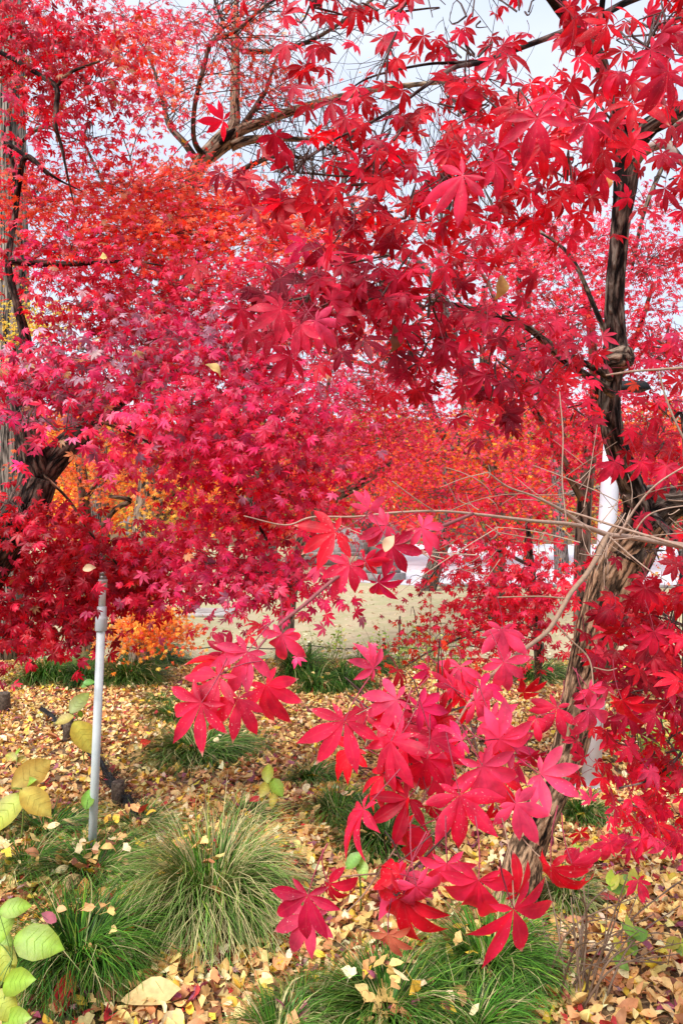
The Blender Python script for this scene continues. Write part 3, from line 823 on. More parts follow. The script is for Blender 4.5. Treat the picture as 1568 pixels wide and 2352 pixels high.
tussock(1335, 1880, 110, 700, .16, .08, 'dark tussock right of the maple trunk under the red spray', .8, 5)
tussock(1300, 2075, 130, 700, .14, .35, 'straw tipped tussock right of the maple trunk foot', 1.0, 6)
tussock(1120, 2235, 270, 1700, .20, .08, 'bright green tussock under the nearest red leaves', 1.25, 26)
tussock(890, 2330, 340, 1700, .18, .08, 'broad green tussock cut by the bottom picture edge', 1.0, 46)
tussock(1080, 2370, 260, 1200, .16, .10, 'fine green tussock at the bottom edge right of centre', 1.1, 26)
tussock(640, 2400, 220, 700, .14, .2, 'sparse grass tussock at the bottom edge left of centre', 1.0, 12)
tussock(1545, 1800, 90, 500, .16, .08, 'small dark tussock at the right picture edge', .7, 4)
tussock(320, 1905, 210, 420, .13, .25, 'sparse grass tussock between the pipe foot and the large pale tussock', 1.0, 20)
tussock(60, 2010, 200, 500, .15, .10, 'loose green tussock above the lime leaves at the left edge', 1.0, 24)
tussock(560, 1880, 180, 420, .13, .35, 'thin straw mixed tussock behind the large pale one', 1.0, 18)
tussock(700, 2330, 200, 420, .12, .15, 'patchy green grass among leaves at the bottom centre', 1.0, 16)
tussock(960, 1760, 150, 420, .12, .15, 'thin grass patch on the slope behind the hanging leaves', .9, 14)
o = lit3.build('leaves_on_grass', M_litter, smooth=True); tag(o, kind='stuff'); o['label'] = 'yellow leaves caught on top of the grass tussocks'; o['category'] = 'leaf litter'

# ------------------------------------------------------------------ broad leaved plants and shrubs
BROAD = oval_template((0, .06, .16, .28, .42, .56, .70, .82, .92, 1.0), (0, .10, .20, .27, .30, .29, .24, .16, .07, 0))
def broad_plant(base, leaves, label, stem_col=(.20, .30, .06), cat='plant', group='broad leaved seedlings'):
    """leaves = (px, py of the leaf middle, depth, half length px, image angle, colour, tilt)"""
    t = thing('leafy_plant', base, label, cat, group)
    m = MB(); sm = MB(); node = np.mean([P(l[0], l[1], l[2]) for l in leaves], 0)
    for (px, py, d, hl, an, col, tl) in leaves:
        c = P(px, py, d); R = hl / F_PX * d; a = R_(an)
        tdir = np.array([math.cos(a), -.25 * tl, math.sin(a)]); n = nrmz(np.array([rng.normal(0, .25), -.7, .75 - .2 * tl]))
        tdir = nrmz(tdir - np.dot(tdir, n) * n); bb = np.cross(n, tdir)
        v, L, tot = BROAD; x, yv = v[:, 0], v[:, 1]
        ser = 1 + .03 * np.where(np.arange(len(x)) % 2, 1, -1)
        z = -.16 * x * x - .05 * x + .28 * abs(yv) - .30 * yv * yv + .03 * np.sin(9 * x) * abs(yv)
        V = c + R * (x[:, None] * tdir + (yv * ser)[:, None] * bb + z[:, None] * n)
        col = np.array(col); C = np.repeat(col[None], len(x), 0); edge = abs(yv) > .3
        C[edge] = C[edge] * np.array([1.05, .82, .8]); C[abs(yv) < .01] = np.minimum(C[abs(yv) < .01] * 1.35 + .03, .9)
        C[-1] = C[0] = col * .8
        m.add(V, L, tot, C)
        # side veins as thin raised ribs
        for q in (-.45, -.15, .15, .45):
            for s in (-1, 1):
                A = c + R * (q * tdir + .012 * n * 2); E = c + R * ((q + .28) * tdir + s * .46 * bb + (.05) * n)
                bez_tubes(sm, A[None], ((A + E) / 2)[None], E[None], R * .008, R * .005, np.minimum(col * 1.25 + .03, .9), 4)
        bs = c - R * tdir * 1.0
        bez_tubes(sm, bs[None], ((bs + node) / 2 + [0, 0, .01])[None], node[None], R * .028, R * .034, stem_col)
    b = np.asarray(base, float)
    bez_tubes(sm, b[None], ((b + node) / 2 + [.01, 0, 0])[None], node[None], .005, .004, stem_col, 6)
    m.build('leaves', M_broad, t, True); sm.build('stem', M_twig, t, True)
LIME, LIMEY, YBR, GRN = (.22, .38, .018), (.34, .41, .03), (.40, .30, .05), (.13, .30, .03)
broad_plant(G(-30, 2330), [(35, 2085, 2.0, 36, 20, LIME, .5), (10, 2115, 2.02, 45, 100, LIME, .4), (88, 2165, 1.95, 62, -8, LIME, .5), (12, 2215, 2.0, 44, -70, LIMEY, .6),
                           (40, 2255, 1.92, 48, 12, LIME, .6), (10, 2310, 1.92, 46, -40, LIMEY, .6), (35, 2340, 1.9, 40, 10, LIME, .5), (0, 2160, 2.05, 35, 160, LIME, .4)],
            'lime green broad leaved plant in the lower left corner')
broad_plant(G(45, 1960), [(75, 1775, 3.0, 52, 48, YBR, .5), (84, 1842, 2.9, 48, -32, (.46, .38, .06), .6), (12, 1868, 2.9, 56, -115, LIMEY, .5), (48, 1800, 2.98, 18, 150, LIME, .3), (66, 1796, 2.97, 20, 20, LIME, .3)],
            'yellow green plant with browning leaves at the left edge beside the pipe')
broad_plant(G(195, 1755), [(183, 1612, 4.6, 32, 70, (.20, .26, .04), .4), (194, 1692, 4.5, 46, -62, (.42, .38, .04), .5), (148, 1652, 4.6, 22, -150, (.36, .32, .05), .4), (185, 1640, 4.6, 10, 100, LIME, .3)],
            'seedling with green and yellow leaves between the stake and the pipe')
broad_plant(G(30, 1790), [(26, 1738, 4.9, 18, 150, (.34, .34, .04), .4), (52, 1752, 4.9, 20, -70, (.38, .34, .05), .5), (42, 1725, 4.9, 9, 90, LIME, .3)],
            'small yellowing seedling in the leaves at the left edge')
broad_plant(G(628, 1880), [(615, 1775, 3.9, 24, 100, LIMEY, .4), (608, 1812, 3.9, 22, -115, (.42, .40, .05), .5), (636, 1808, 3.85, 26, -60, LIME, .5), (628, 1838, 3.85, 20, -90, (.46, .40, .06), .5)],
            'yellow green seedling in the middle of the leaf litter')
broad_plant(G(828, 2090), [(812, 1975, 2.7, 26, 60, GRN, .4), (832, 1995, 2.7, 24, -70, (.25, .42, .05), .4)],
            'green seedling behind the lower left red leaf')
broad_plant(G(1345, 2010), [(1330, 1955, 3.3, 20, 110, (.30, .48, .05), .4), (1352, 1962, 3.3, 20, 20, (.30, .48, .05), .4), (1340, 1985, 3.3, 18, -60, (.26, .40, .05), .4)],
            'fresh green seedling right of the maple trunk foot')
broad_plant(G(212, 1900), [(202, 1835, 3.35, 24, 80, (.16, .36, .04), .4)], 'single green leaf shoot just left of the grey pipe')
broad_plant(G(215, 1600), [(205, 1567, 7.0, 14, 20, (.10, .30, .04), .4), (192, 1575, 7.0, 10, 160, (.12, .30, .05), .4)], 'green rounded shoot left of the pipe near the dark tussocks')

def twig_shrub():
    b = G(1320, 2285); t = thing('twiggy_shrub', b, 'bare twiggy shrub with a few yellow green leaf tufts at the lower right', 'shrub')
    m = MB(); lm = MB(); tips = []
    ends = [(1290, 1990), (1250, 2010), (1330, 1975), (1400, 2030), (1440, 2010), (1470, 2055), (1425, 2070), (1500, 2100), (1560, 2080), (1560, 2190), (1530, 2210), (1500, 2150), (1580, 2010), (1275, 2100), (1380, 2110), (1600, 2240), (1240, 2090), (1310, 2060), (1450, 2160), (1350, 2160)]
    for (px, py) in ends:
        d = b[1] + rng.uniform(-.25, .35); e = P(px, py, d); a = b + np.array([rng.normal(0, .05), rng.normal(0, .05), -.02])
        mid = a * .5 + e * .5 + np.array([-(e[0] - a[0]) * .18, 0, .06]) + rng.normal(0, .02, 3)
        bz = crom([a, mid, e], 7); tube(m, bz, np.linspace(.0045, .0018, len(bz)), 6, rng.choice([.7, 1.0, 1.25]) * np.array([.22, .14, .09]))
        for k in range(2):
            j = rng.integers(5, len(bz) - 2); q = bz[j]; e2 = q + (e - q) * .5 + rng.normal(0, .06, 3)
            bez_tubes(m, q[None], ((q + e2) / 2 + [0, 0, .02])[None], e2[None], .0022, .0012, (.24, .16, .11))
        tips.append(e)
    m.build('stems', M_twig, t, True)
    for (px, py, n) in ((1450, 2040, 7), (1400, 2040, 3), (1450, 2150, 6), (1560, 2160, 5), (1420, 2190, 3)):
        c = P(px, py, b[1] + .05); k = n
        a = rng.uniform(0, 6.28, k); nn = np.stack([rng.normal(0, .4, k), -.6 + rng.normal(0, .2, k), .8 + rng.normal(0, .2, k)], 1)
        v, L, tot = OVAL
        flat_leaves(lm, OVAL, c + np.stack([np.cos(a) * .025, rng.normal(0, .01, k), np.sin(a) * .03], 1), rng.uniform(.022, .04, k), pick([(2, (.42, .52, .06)), (1, (.55, .52, .08)), (1, (.2, .34, .05))], k), .35, .4, .3, a, (0, -.8, .8))
    lm.build('leaf_tufts', M_broad, t, True)
twig_shrub()

def edge_shrub(px, py, wpx, hpx, d, n, pal, label):
    b = np.array([(px - CX) / F_PX * d, d, float(gz(0, d))]); t = thing('garden_shrub', b, label, 'shrub', 'green shrubs at the court edge')
    m = MB(); lm = MB(); W_, H_ = wpx / F_PX * d, hpx / F_PX * d
    for k in range(n):
        e = b + np.array([rng.uniform(-.5, .5) * W_, rng.normal(0, .18), H_ * rng.uniform(.45, 1.0)]); a = b + np.array([(e[0] - b[0]) * .35, rng.normal(0, .08), -.03])
        mid = (a + e) / 2 + rng.normal(0, .04, 3); bz = crom([a, mid, e], 5); tube(m, bz, np.linspace(.006, .002, len(bz)), 5, (.22, .20, .10))
        kk = 16; f = rng.uniform(.35, 1, kk); ps = bz[(f * (len(bz) - 1)).astype(int)] + rng.normal(0, .05, (kk, 3))
        flat_leaves(lm, OVAL_LO, ps, rng.uniform(.02, .036, kk), pick(pal, kk, .2), .6, .4, .3)
    m.build('stems', M_twig, t, True); lm.build('leaves', M_broad, t)
GPAL = [(4, (.28, .40, .07)), (2, (.16, .28, .05)), (2, (.50, .50, .12)), (1, (.45, .30, .10))]
edge_shrub(745, 1530, 110, 100, 9.6, 14, GPAL, 'loose pale green shrub at the court edge right of the slim trunk')
edge_shrub(905, 1530, 180, 110, 9.3, 22, GPAL, 'wide pale green shrub behind the red leaves at the court edge')
edge_shrub(1040, 1535, 160, 150, 8.8, 20, GPAL, 'taller green shrub with canes left of the leaning trunk')
edge_shrub(1500, 1720, 170, 130, 5.0, 16, [(3, (.36, .50, .08)), (2, (.22, .36, .06)), (1, (.5, .5, .1))], 'light green shrub right of the leaning maple trunk')

# ------------------------------------------------------------------ the near maple on the right
def near_maple():
    base = G(1168, 2115)
    t = thing('maple_tree', base, 'near red maple with a leaning fissured trunk at the right and branches over the view', 'tree', 'red maples')
    m = MB()
    ptube(m, [(1150, 2150, 2.92, 120), (1170, 2105, 2.92, 104), (1190, 2040, 2.9, 92), (1207, 1960, 2.88, 84), (1250, 1850, 2.84, 79), (1302, 1735, 2.8, 76), (1325, 1640, 2.77, 79), (1350, 1540, 2.74, 88), (1398, 1366, 2.7, 105), (1432, 1278, 2.66, 118), (1472, 1212, 2.6, 100), (1520, 1168, 2.56, 66)], 28, (1.75, 1.5, 1.28), .10, 7)
    m.build('trunk', M_bark_base, t, True)
    def branch(specs, mat=M_bark_dark, n=14, rough=.14, col=(1, 1, 1)):
        mm = MB()
        for s in specs:
            ptube(mm, s, n if max(q[3] for q in s) > 24 else 7, col, rough if max(q[3] for q in s) > 14 else .04, 6)
        return mm
    def spray(parent, lm, tm_):
        if lm.n: lm.build('leaf_spray', M_near, parent)
        return
    # heavy right limb
    mm = branch([[(1436, 1272, 2.645, 112), (1480, 1200, 2.6, 100), (1540, 1152, 2.54, 80), (1610, 1140, 2.46, 70), (1700, 1105, 2.36, 62), (1900, 1010, 2.3, 48), (2120, 820, 2.3, 32), (2300, 600, 2.35, 14), (2400, 420, 2.4, 4)]], M_bark_dark, 22, .12)
    mm.build('branch', M_bark_dark, t, True)
    # upright dark stem with its fork
    mm = branch([[(1470, 1240, 2.6, 84), (1466, 1170, 2.56, 70), (1446, 1112, 2.52, 58), (1424, 1055, 2.46, 52), (1404, 990, 2.4, 48), (1398, 920, 2.36, 47), (1404, 850, 2.32, 50), (1412, 812, 2.3, 58), (1412, 770, 2.28, 47), (1410, 690, 2.24, 41), (1416, 600, 2.2, 40), (1424, 510, 2.16, 41), (1434, 440, 2.12, 50), (1440, 370, 2.1, 54), (1436, 325, 2.08, 52)],
                 [(1436, 350, 2.1, 44), (1424, 290, 2.06, 30), (1408, 235, 2.02, 26), (1394, 190, 1.98, 26), (1372, 130, 1.94, 30), (1334, 80, 1.9, 32), (1275, 0, 1.84, 31), (1225, -70, 1.8, 28), (1140, -240, 1.75, 20), (1060, -440, 1.7, 11), (1020, -600, 1.7, 4)],
                 [(1366, 118, 1.94, 18), (1375, 60, 1.9, 16), (1383, 0, 1.86, 14), (1388, -60, 1.84, 12), (1420, -240, 1.8, 8), (1480, -420, 1.8, 3)],
                 [(1438, 350, 2.1, 50), (1470, 312, 2.06, 46), (1505, 282, 2.02, 42), (1560, 262, 1.98, 40), (1640, 255, 1.94, 34), (1840, 160, 1.9, 24), (2020, -20, 1.9, 12), (2120, -200, 1.9, 4)]], M_bark_dark, 20, .16)
    # knot on the stem
    kc = P(1424, 822, 2.26); mm2 = MB()
    for k, (r, o_) in enumerate([(.036, 0), (.042, .012), (.038, .024), (.026, .026), (.020, .018)]):
        pass
    tube(mm, [kc + np.array([-.02, .03, 0]), kc + np.array([.006, -.004, 0]), kc + np.array([.016, -.022, 0]), kc + np.array([.019, -.026, 0])], [.036, .040, .034, .018], 18, (1.5, 1.4, 1.25), .1)
    br_stem = mm.build('branch', M_bark_dark, t, True)
    lm = MB()   # leaves round the stem and its fork
    tw = MB()
    crown(lm, tw, [(1480, 130, 1.35, 110, 120, .3, 16, 3, .055, PAL_UP), (1500, 60, 1.6, 110, 70, .3, 14, 3, .05, PAL_UP), (1400, 270, 1.5, 90, 60, .2, 8, 3, .052, PAL_UP),
                   (1310, 400, 1.7, 100, 80, .2, 14, 3, .05, PAL_UP), (1200, 30, 1.8, 110, 36, .2, 4, 3, .045, PAL_UP), (1540, 380, 1.9, 60, 90, .2, 4, 3, .045, PAL_UP), (1850, 150, 1.9, 180, 140, .35, 24, 4, .05, PAL_UP), (2000, 700, 2.2, 200, 220, .4, 34, 4, .05, PAL_RED), (1150, -280, 1.8, 180, 130, .35, 18, 4, .05, PAL_UP), (1480, -300, 1.8, 150, 120, .35, 14, 4, .05, PAL_UP), (1750, 460, 1.9, 130, 90, .3, 12, 4, .05, PAL_UP)],
          T_HI, .8, .35, (.15, .8), plate=.09, flat=.8, pet=True, tips=.15)
    HAND(lm, tw, UPPER)
    lm.build('leaf_spray', M_near, br_stem); tw.build('twigs', M_twig, br_stem, True)
    # pale grey side branch
    mm = branch([[(1455, 375, 2.08, 26), (1474, 352, 2.04, 24), (1500, 336, 2.0, 22), (1530, 331, 1.97, 21), (1548, 352, 1.94, 20), (1575, 378, 1.9, 18), (1640, 410, 1.85, 15), (1780, 460, 1.8, 9), (1900, 480, 1.8, 3)],
                 [(1530, 331, 1.97, 18), (1542, 300, 1.95, 14), (1570, 275, 1.92, 12), (1620, 250, 1.9, 10), (1740, 120, 1.9, 4)]], M_bark_pale, 14, .1, (1.25, 1.28, 1.35))
    mm.build('branch', M_bark_pale, t, True)
    # long bough to the left across the sky
    mm = branch([[(1600, -60, 2.0, 20), (1448, 0, 1.92, 16), (1380, 36, 1.88, 16), (1308, 67, 1.82, 14), (1208, 105, 1.76, 12), (1108, 142, 1.68, 11), (1043, 155, 1.62, 10), (973, 200, 1.56, 8.5), (898, 255, 1.5, 7.5), (833, 290, 1.46, 6), (770, 320, 1.42, 5), (715, 358, 1.38, 4), (630, 395, 1.36, 3)],
                 [(1108, 140, 1.7, 8), (1043, 144, 1.66, 7), (983, 147, 1.62, 6), (900, 163, 1.58, 5), (840, 182, 1.55, 4.5), (800, 208, 1.52, 3.5)],
                 [(898, 255, 1.5, 5), (878, 300, 1.47, 4.5), (862, 360, 1.44, 4), (852, 440, 1.42, 3)]], M_bark_dark, 8, .06, (.8, .7, .75))
    bo = mm.build('branch', M_bark_dark, t, True)
    lm = MB(); tw = MB()
    crown(lm, tw, [(1060, 250, 1.6, 130, 70, .2, 11, 3, .049, PAL_UP), (900, 335, 1.5, 140, 80, .2, 13, 3, .049, PAL_UP), (1180, 290, 1.55, 140, 70, .25, 14, 3, .052, PAL_UP),
                   (1020, 430, 1.5, 150, 70, .2, 17, 3, .047, PAL_UP), (1190, 410, 1.6, 130, 70, .2, 15, 3, .047, PAL_UP), (760, 330, 1.45, 90, 90, .15, 8, 3, .047, PAL_UP),
                   (680, 400, 1.42, 110, 60, .15, 8, 3, .045, PAL_UP), (870, 190, 1.5, 80, 30, .15, 2, 2.2, .045, PAL_UP), (1100, 130, 1.7, 110, 40, .2, 5, 2.4, .042, PAL_UP),
                   (880, 25, 1.5, 170, 38, .2, 12, 3, .05, PAL_UP), (720, 10, 1.45, 80, 36, .15, 7, 3, .05, PAL_UP), (1090, 40, 1.7, 100, 36, .2, 4, 2.6, .045, PAL_UP),
                   (930, 500, 1.55, 130, 40, .2, 5, 3, .043, [(2, MAR), (3, DEEP)]), (830, 420, 1.5, 80, 50, .15, 4, 3, .045, PAL_UP)],
          T_HI, .85, .25, (.1, .8), plate=.085, flat=.8, pet=True, tips=.12)
    lm.build('leaf_spray', M_near, bo); tw.build('twigs', M_twig, bo, True)
    # middle bough with maroon leaves
    mm = branch([[(1405, 905, 2.3, 20), (1373, 880, 2.2, 18), (1288, 822, 2.0, 16), (1208, 750, 1.85, 15), (1108, 716, 1.72, 12), (1033, 697, 1.62, 9), (973, 684, 1.55, 7), (900, 670, 1.5, 5), (800, 668, 1.45, 4), (700, 680, 1.4, 3)],
                 [(1400, 870, 2.3, 15), (1373, 852, 2.22, 14), (1263, 787, 2.0, 11), (1190, 735, 1.88, 8)],
                 [(1208, 750, 1.85, 6), (1172, 720, 1.8, 5), (1165, 690, 1.78, 3)],
                 [(1404, 800, 2.3, 13), (1362, 700, 2.32, 11), (1323, 612, 2.35, 10), (1283, 562, 2.4, 8), (1218, 522, 2.45, 5)],
                 [(1180, 735, 1.84, 5), (1130, 800, 1.75, 4), (1120, 860, 1.7, 3)]], M_bark_dark, 8, .06, (1.3, 1.2, 1.0))
    bm = mm.build('branch', M_bark_dark, t, True)
    lm = MB(); tw = MB()
    crown(lm, tw, [(715, 690, 1.35, 100, 75, .15, 13, 3.2, .055, PAL_MAR), (860, 685, 1.42, 100, 55, .15, 10, 3, .055, PAL_MAR), (980, 700, 1.5, 90, 60, .15, 9, 3, .05, PAL_MAR),
                   (760, 610, 1.4, 110, 30, .15, 4, 3, .05, PAL_MAR), (930, 830, 1.55, 100, 60, .15, 9, 3, .045, PAL_UP), (1040, 780, 1.6, 90, 70, .15, 8, 3, .045, PAL_MAR),
                   (1130, 890, 1.6, 80, 60, .15, 9, 3, .05, PAL_MAR), (1230, 890, 1.8, 80, 70, .2, 10, 3, .05, PAL_RED), (1200, 800, 1.9, 120, 60, .2, 13, 3, .045, PAL_PINK),
                   (1310, 830, 2.05, 60, 60, .15, 7, 3, .046, PAL_PINK), (1320, 940, 2.0, 40, 50, .15, 4, 3, .046, PAL_RED)],
          T_HI, .75, .5, (.15, .9), plate=.08, flat=.6, pet=True, tips=.12)
    HAND(lm, tw, MIDDLE)
    lm.build('leaf_spray', M_near, bm); tw.build('twigs', M_twig, bm, True)
    # pale twig crossing in front of the trunk, and the low boughs that hang towards the camera
    TAN_T = (2.0, 1.5, 1.15)
    mm = branch([[(1640, 1262, 1.62, 17.8), (1568, 1254, 1.56, 16.3), (1500, 1243, 1.5, 14.1), (1440, 1233, 1.46, 12.6), (1393, 1228, 1.42, 12.6), (1350, 1212, 1.38, 10.4), (1300, 1203, 1.34, 9.6), (1218, 1196, 1.28, 8.1), (1083, 1180, 1.2, 6.7), (998, 1174, 1.15, 5.9), (898, 1178, 1.1, 5.2), (814, 1187, 1.08, 4.8), (716, 1188, 1.05, 4.4), (655, 1206, 1.03, 3.7), (560, 1185, 1.0, 2.2)],
                 [(1390, 1226, 1.42, 11.1), (1340, 1208, 1.40, 11.1), (1285, 1170, 1.36, 8.1), (1225, 1140, 1.32, 5.2), (1165, 1118, 1.28, 4.4), (1120, 1085, 1.26, 3.0)],
                 [(1120, 1085, 1.26, 3.0), (1060, 1100, 1.25, 2.2), (1010, 1120, 1.24, 1.5)],
                 [(998, 1174, 1.15, 3.0), (960, 1150, 1.12, 2.6), (900, 1105, 1.1, 2.2)],
                 [(1420, 1230, 1.44, 6.7), (1460, 1165, 1.42, 5.2), (1510, 1110, 1.4, 4.4), (1590, 1060, 1.38, 3.7)],
                 [(1300, 1203, 1.34, 3.7), (1290, 1100, 1.35, 3.3), (1292, 1000, 1.36, 3.0), (1284, 900, 1.38, 2.2)],
                 [(1393, 1228, 1.42, 4.4), (1440, 1270, 1.4, 3.7), (1490, 1310, 1.38, 3.0), (1530, 1335, 1.37, 2.2)],
                 [(1290, 1170, 1.36, 4.4), (1340, 1185, 1.33, 5.2), (1400, 1205, 1.32, 5.9), (1500, 1235, 1.3, 6.7), (1600, 1265, 1.28, 6.7)],
                 [(1390, 862, 1.5, 4.4), (1450, 853, 1.48, 5.2), (1520, 848, 1.46, 5.9), (1620, 840, 1.44, 6.7)],
                 [(1512, 855, 1.46, 3.7), (1530, 920, 1.46, 4.4), (1560, 990, 1.46, 5.2), (1600, 1060, 1.46, 5.2)],
                 [(1445, 1240, 1.44, 3.7), (1480, 1190, 1.42, 3.7), (1520, 1170, 1.4, 3.0), (1580, 1160, 1.4, 3.0)]], M_twig, 10, .05, (.46, .30, .22))
    q = 34; a = np.array([P(rng.uniform(1010, 1560), rng.uniform(1130, 1290), rng.uniform(1.15, 1.5)) for _ in range(q)])
    e = a + np.stack([rng.normal(0, .09, q), rng.normal(0, .05, q), rng.normal(.01, .06, q)], 1); m1 = (a + e) / 2 + rng.normal(0, .014, (q, 3))
    bez_tubes(mm, a, m1, e, .0013, .0007, (.50, .34, .25), 6)
    e2 = m1 + rng.normal(0, .045, (q, 3)); bez_tubes(mm, m1, (m1 + e2) / 2 + rng.normal(0, .006, (q, 3)), e2, .0010, .0006, (.46, .30, .22), 5)
    mm.build('branch', M_twig, t, True)
    mm = branch([[(1393, 1228, 1.42, 13.3), (1372, 1275, 1.36, 12.6), (1345, 1320, 1.3, 11.8), (1310, 1362, 1.24, 11.1), (1285, 1405, 1.18, 11.1), (1258, 1448, 1.12, 10.4), (1222, 1478, 1.06, 10.4), (1185, 1505, 1.0, 11.1), (1120, 1560, .93, 8.1), (1060, 1640, .87, 6.7), (1010, 1740, .82, 5.9), (965, 1850, .78, 5.2), (900, 1960, .74, 4.4), (868, 2007, .72, 4.4), (830, 2060, .7, 3.7), (795, 2095, .69, 3.0)],
                 [(868, 2007, .72, 3.7), (800, 2012, .71, 3.7), (745, 2022, .7, 3.0)], [(1060, 1640, .87, 4.4), (1000, 1640, .84, 3.7), (900, 1610, .82, 3.0), (800, 1650, .8, 2.2)],
                 [(1010, 1740, .82, 4.4), (1080, 1780, .78, 3.7), (1140, 1850, .72, 3.7), (1170, 1960, .64, 3.0), (1180, 2085, .56, 3.0)],
                 [(1272, 1430, 1.15, 4.4), (1310, 1470, 1.15, 4.4), (1352, 1515, 1.15, 3.7), (1362, 1580, 1.13, 3.0)], [(1362, 1533, 1.15, 3.0), (1395, 1540, 1.15, 3.0), (1416, 1535, 1.15, 2.2)],
                 [(1300, 1375, 1.22, 4.4), (1240, 1370, 1.2, 3.7), (1140, 1372, 1.18, 3.0)], [(1120, 1560, .93, 5.2), (1180, 1570, .95, 4.4), (1250, 1600, 1.0, 3.7)],
                 [(900, 1960, .74, 3.7), (960, 1985, .7, 3.0), (1020, 1985, .68, 2.2)], [(1140, 1850, .72, 3.0), (1220, 1950, .7, 3.0), (1270, 1990, .68, 2.2)]], M_twig, 10, .05, (.36, .23, .15))
    bl = mm.build('branch', M_twig, t, True)
    lm = MB(); tw = MB(); HAND(lm, tw, LOW)
    crown(lm, tw, [(1000, 1640, .92, 120, 50, .08, 4, 2.2, .042, PAL_NEAR), (1080, 1720, .88, 130, 80, .08, 5, 2.2, .044, PAL_NEAR + [(1, MAR)]), (930, 1760, .80, 60, 80, .06, 3, 2.0, .044, PAL_UP), (950, 2010, .70, 90, 40, .05, 3, 2.2, .046, PAL_NEAR), (860, 1620, .88, 60, 50, .05, 2, 2.2, .042, PAL_UP)],
          T_HI, .75, .5, (.3, 1.2), plate=.035, flat=.8, pet=True, tips=.4, twig_r=.0015)
    lm.build('leaf_spray', M_near, bl); tw.build('twigs', M_twig, bl, True)
    mm = branch([[(1085, 1180, 1.2, 8), (1000, 1215, 1.1, 9), (900, 1258, 1.0, 9), (784, 1319, .92, 9), (700, 1388, .86, 9), (645, 1432, .82, 8), (600, 1480, .8, 6), (560, 1540, .78, 5)]], M_twig, 10, .05, (.30, .09, .09))
    bl = mm.build('branch', M_twig, t, True)
    lm = MB(); tw = MB(); HAND(lm, tw, LEFTLOW); lm.build('leaf_spray', M_near, bl); tw.build('twigs', M_twig, bl, True)
    # right hand sprays in shade
    mm = branch([[(1500, 1180, 2.5, 18), (1560, 1260, 2.2, 14), (1560, 1340, 1.95, 11), (1500, 1400, 1.8, 8), (1430, 1420, 1.72, 6)], [(1560, 1340, 1.95, 9), (1540, 1460, 1.85, 8), (1480, 1540, 1.75, 6), (1400, 1570, 1.7, 5)],
                 [(1560, 1340, 1.95, 8), (1600, 1560, 1.9, 8), (1568, 1720, 1.8, 6), (1490, 1790, 1.8, 5), (1420, 1810, 1.8, 4)], [(1568, 1560, 1.95, 7), (1570, 1000, 2.0, 9), (1540, 960, 2.0, 5)]], M_bark_dark, 8, .05)
    br = mm.build('branch', M_bark_dark, t, True)
    lm = MB(); tw = MB()
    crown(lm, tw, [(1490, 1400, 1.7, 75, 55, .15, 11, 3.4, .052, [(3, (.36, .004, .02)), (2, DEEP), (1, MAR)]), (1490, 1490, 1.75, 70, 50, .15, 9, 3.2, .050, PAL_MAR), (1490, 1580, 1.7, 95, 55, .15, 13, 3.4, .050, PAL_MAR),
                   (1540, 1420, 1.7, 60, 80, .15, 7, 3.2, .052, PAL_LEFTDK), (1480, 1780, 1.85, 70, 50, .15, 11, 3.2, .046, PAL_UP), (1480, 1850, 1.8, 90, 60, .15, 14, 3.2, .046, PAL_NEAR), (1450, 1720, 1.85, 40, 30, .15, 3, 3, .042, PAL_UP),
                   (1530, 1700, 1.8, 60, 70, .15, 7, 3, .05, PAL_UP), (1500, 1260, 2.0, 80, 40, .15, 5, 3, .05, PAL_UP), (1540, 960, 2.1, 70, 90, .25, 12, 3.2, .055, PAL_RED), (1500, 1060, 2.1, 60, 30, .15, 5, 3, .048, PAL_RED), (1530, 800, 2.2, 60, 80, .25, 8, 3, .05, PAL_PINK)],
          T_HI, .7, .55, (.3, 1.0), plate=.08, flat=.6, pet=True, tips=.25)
    HAND(lm, tw, RIGHT)
    lm.build('leaf_spray', M_near, br); tw.build('twigs', M_twig, br, True)

def HAND(lm, tw, rows):
    """leaves placed one by one: px, py, tip length px, image angle of the middle lobe, depth, roll, colour"""
    rows = [r for r in rows]
    N = len(rows); pos = np.array([P(r[0], r[1], r[4]) for r in rows])
    a = np.radians([r[3] for r in rows]); R = np.array([r[2] / F_PX * r[4] for r in rows]) * 1.06
    tip = nrmz(np.stack([np.cos(a), rng.normal(-.12, .2, N), np.sin(a)], 1))
    n = np.stack([rng.normal(0, .22, N), -np.ones(N), .42 + rng.normal(0, .2, N)], 1)
    n = nrmz(n - np.sum(n * tip, 1, keepdims=True) * tip)
    ro = np.radians([r[5] for r in rows])[:, None]; b = np.cross(tip, n)
    n = n * np.cos(ro) + b * np.sin(ro)
    col = np.array([r[6] for r in rows]) * np.exp(rng.normal(0, .08, (N, 1)))
    add_leaves(lm, T_HI, pos, tip, n, R, np.clip(col, 0, .95), (.35, 1.3), (.2, .7), .12, .45)
    petioles(tw, pos, tip, n, R, (.36, .05, .08))

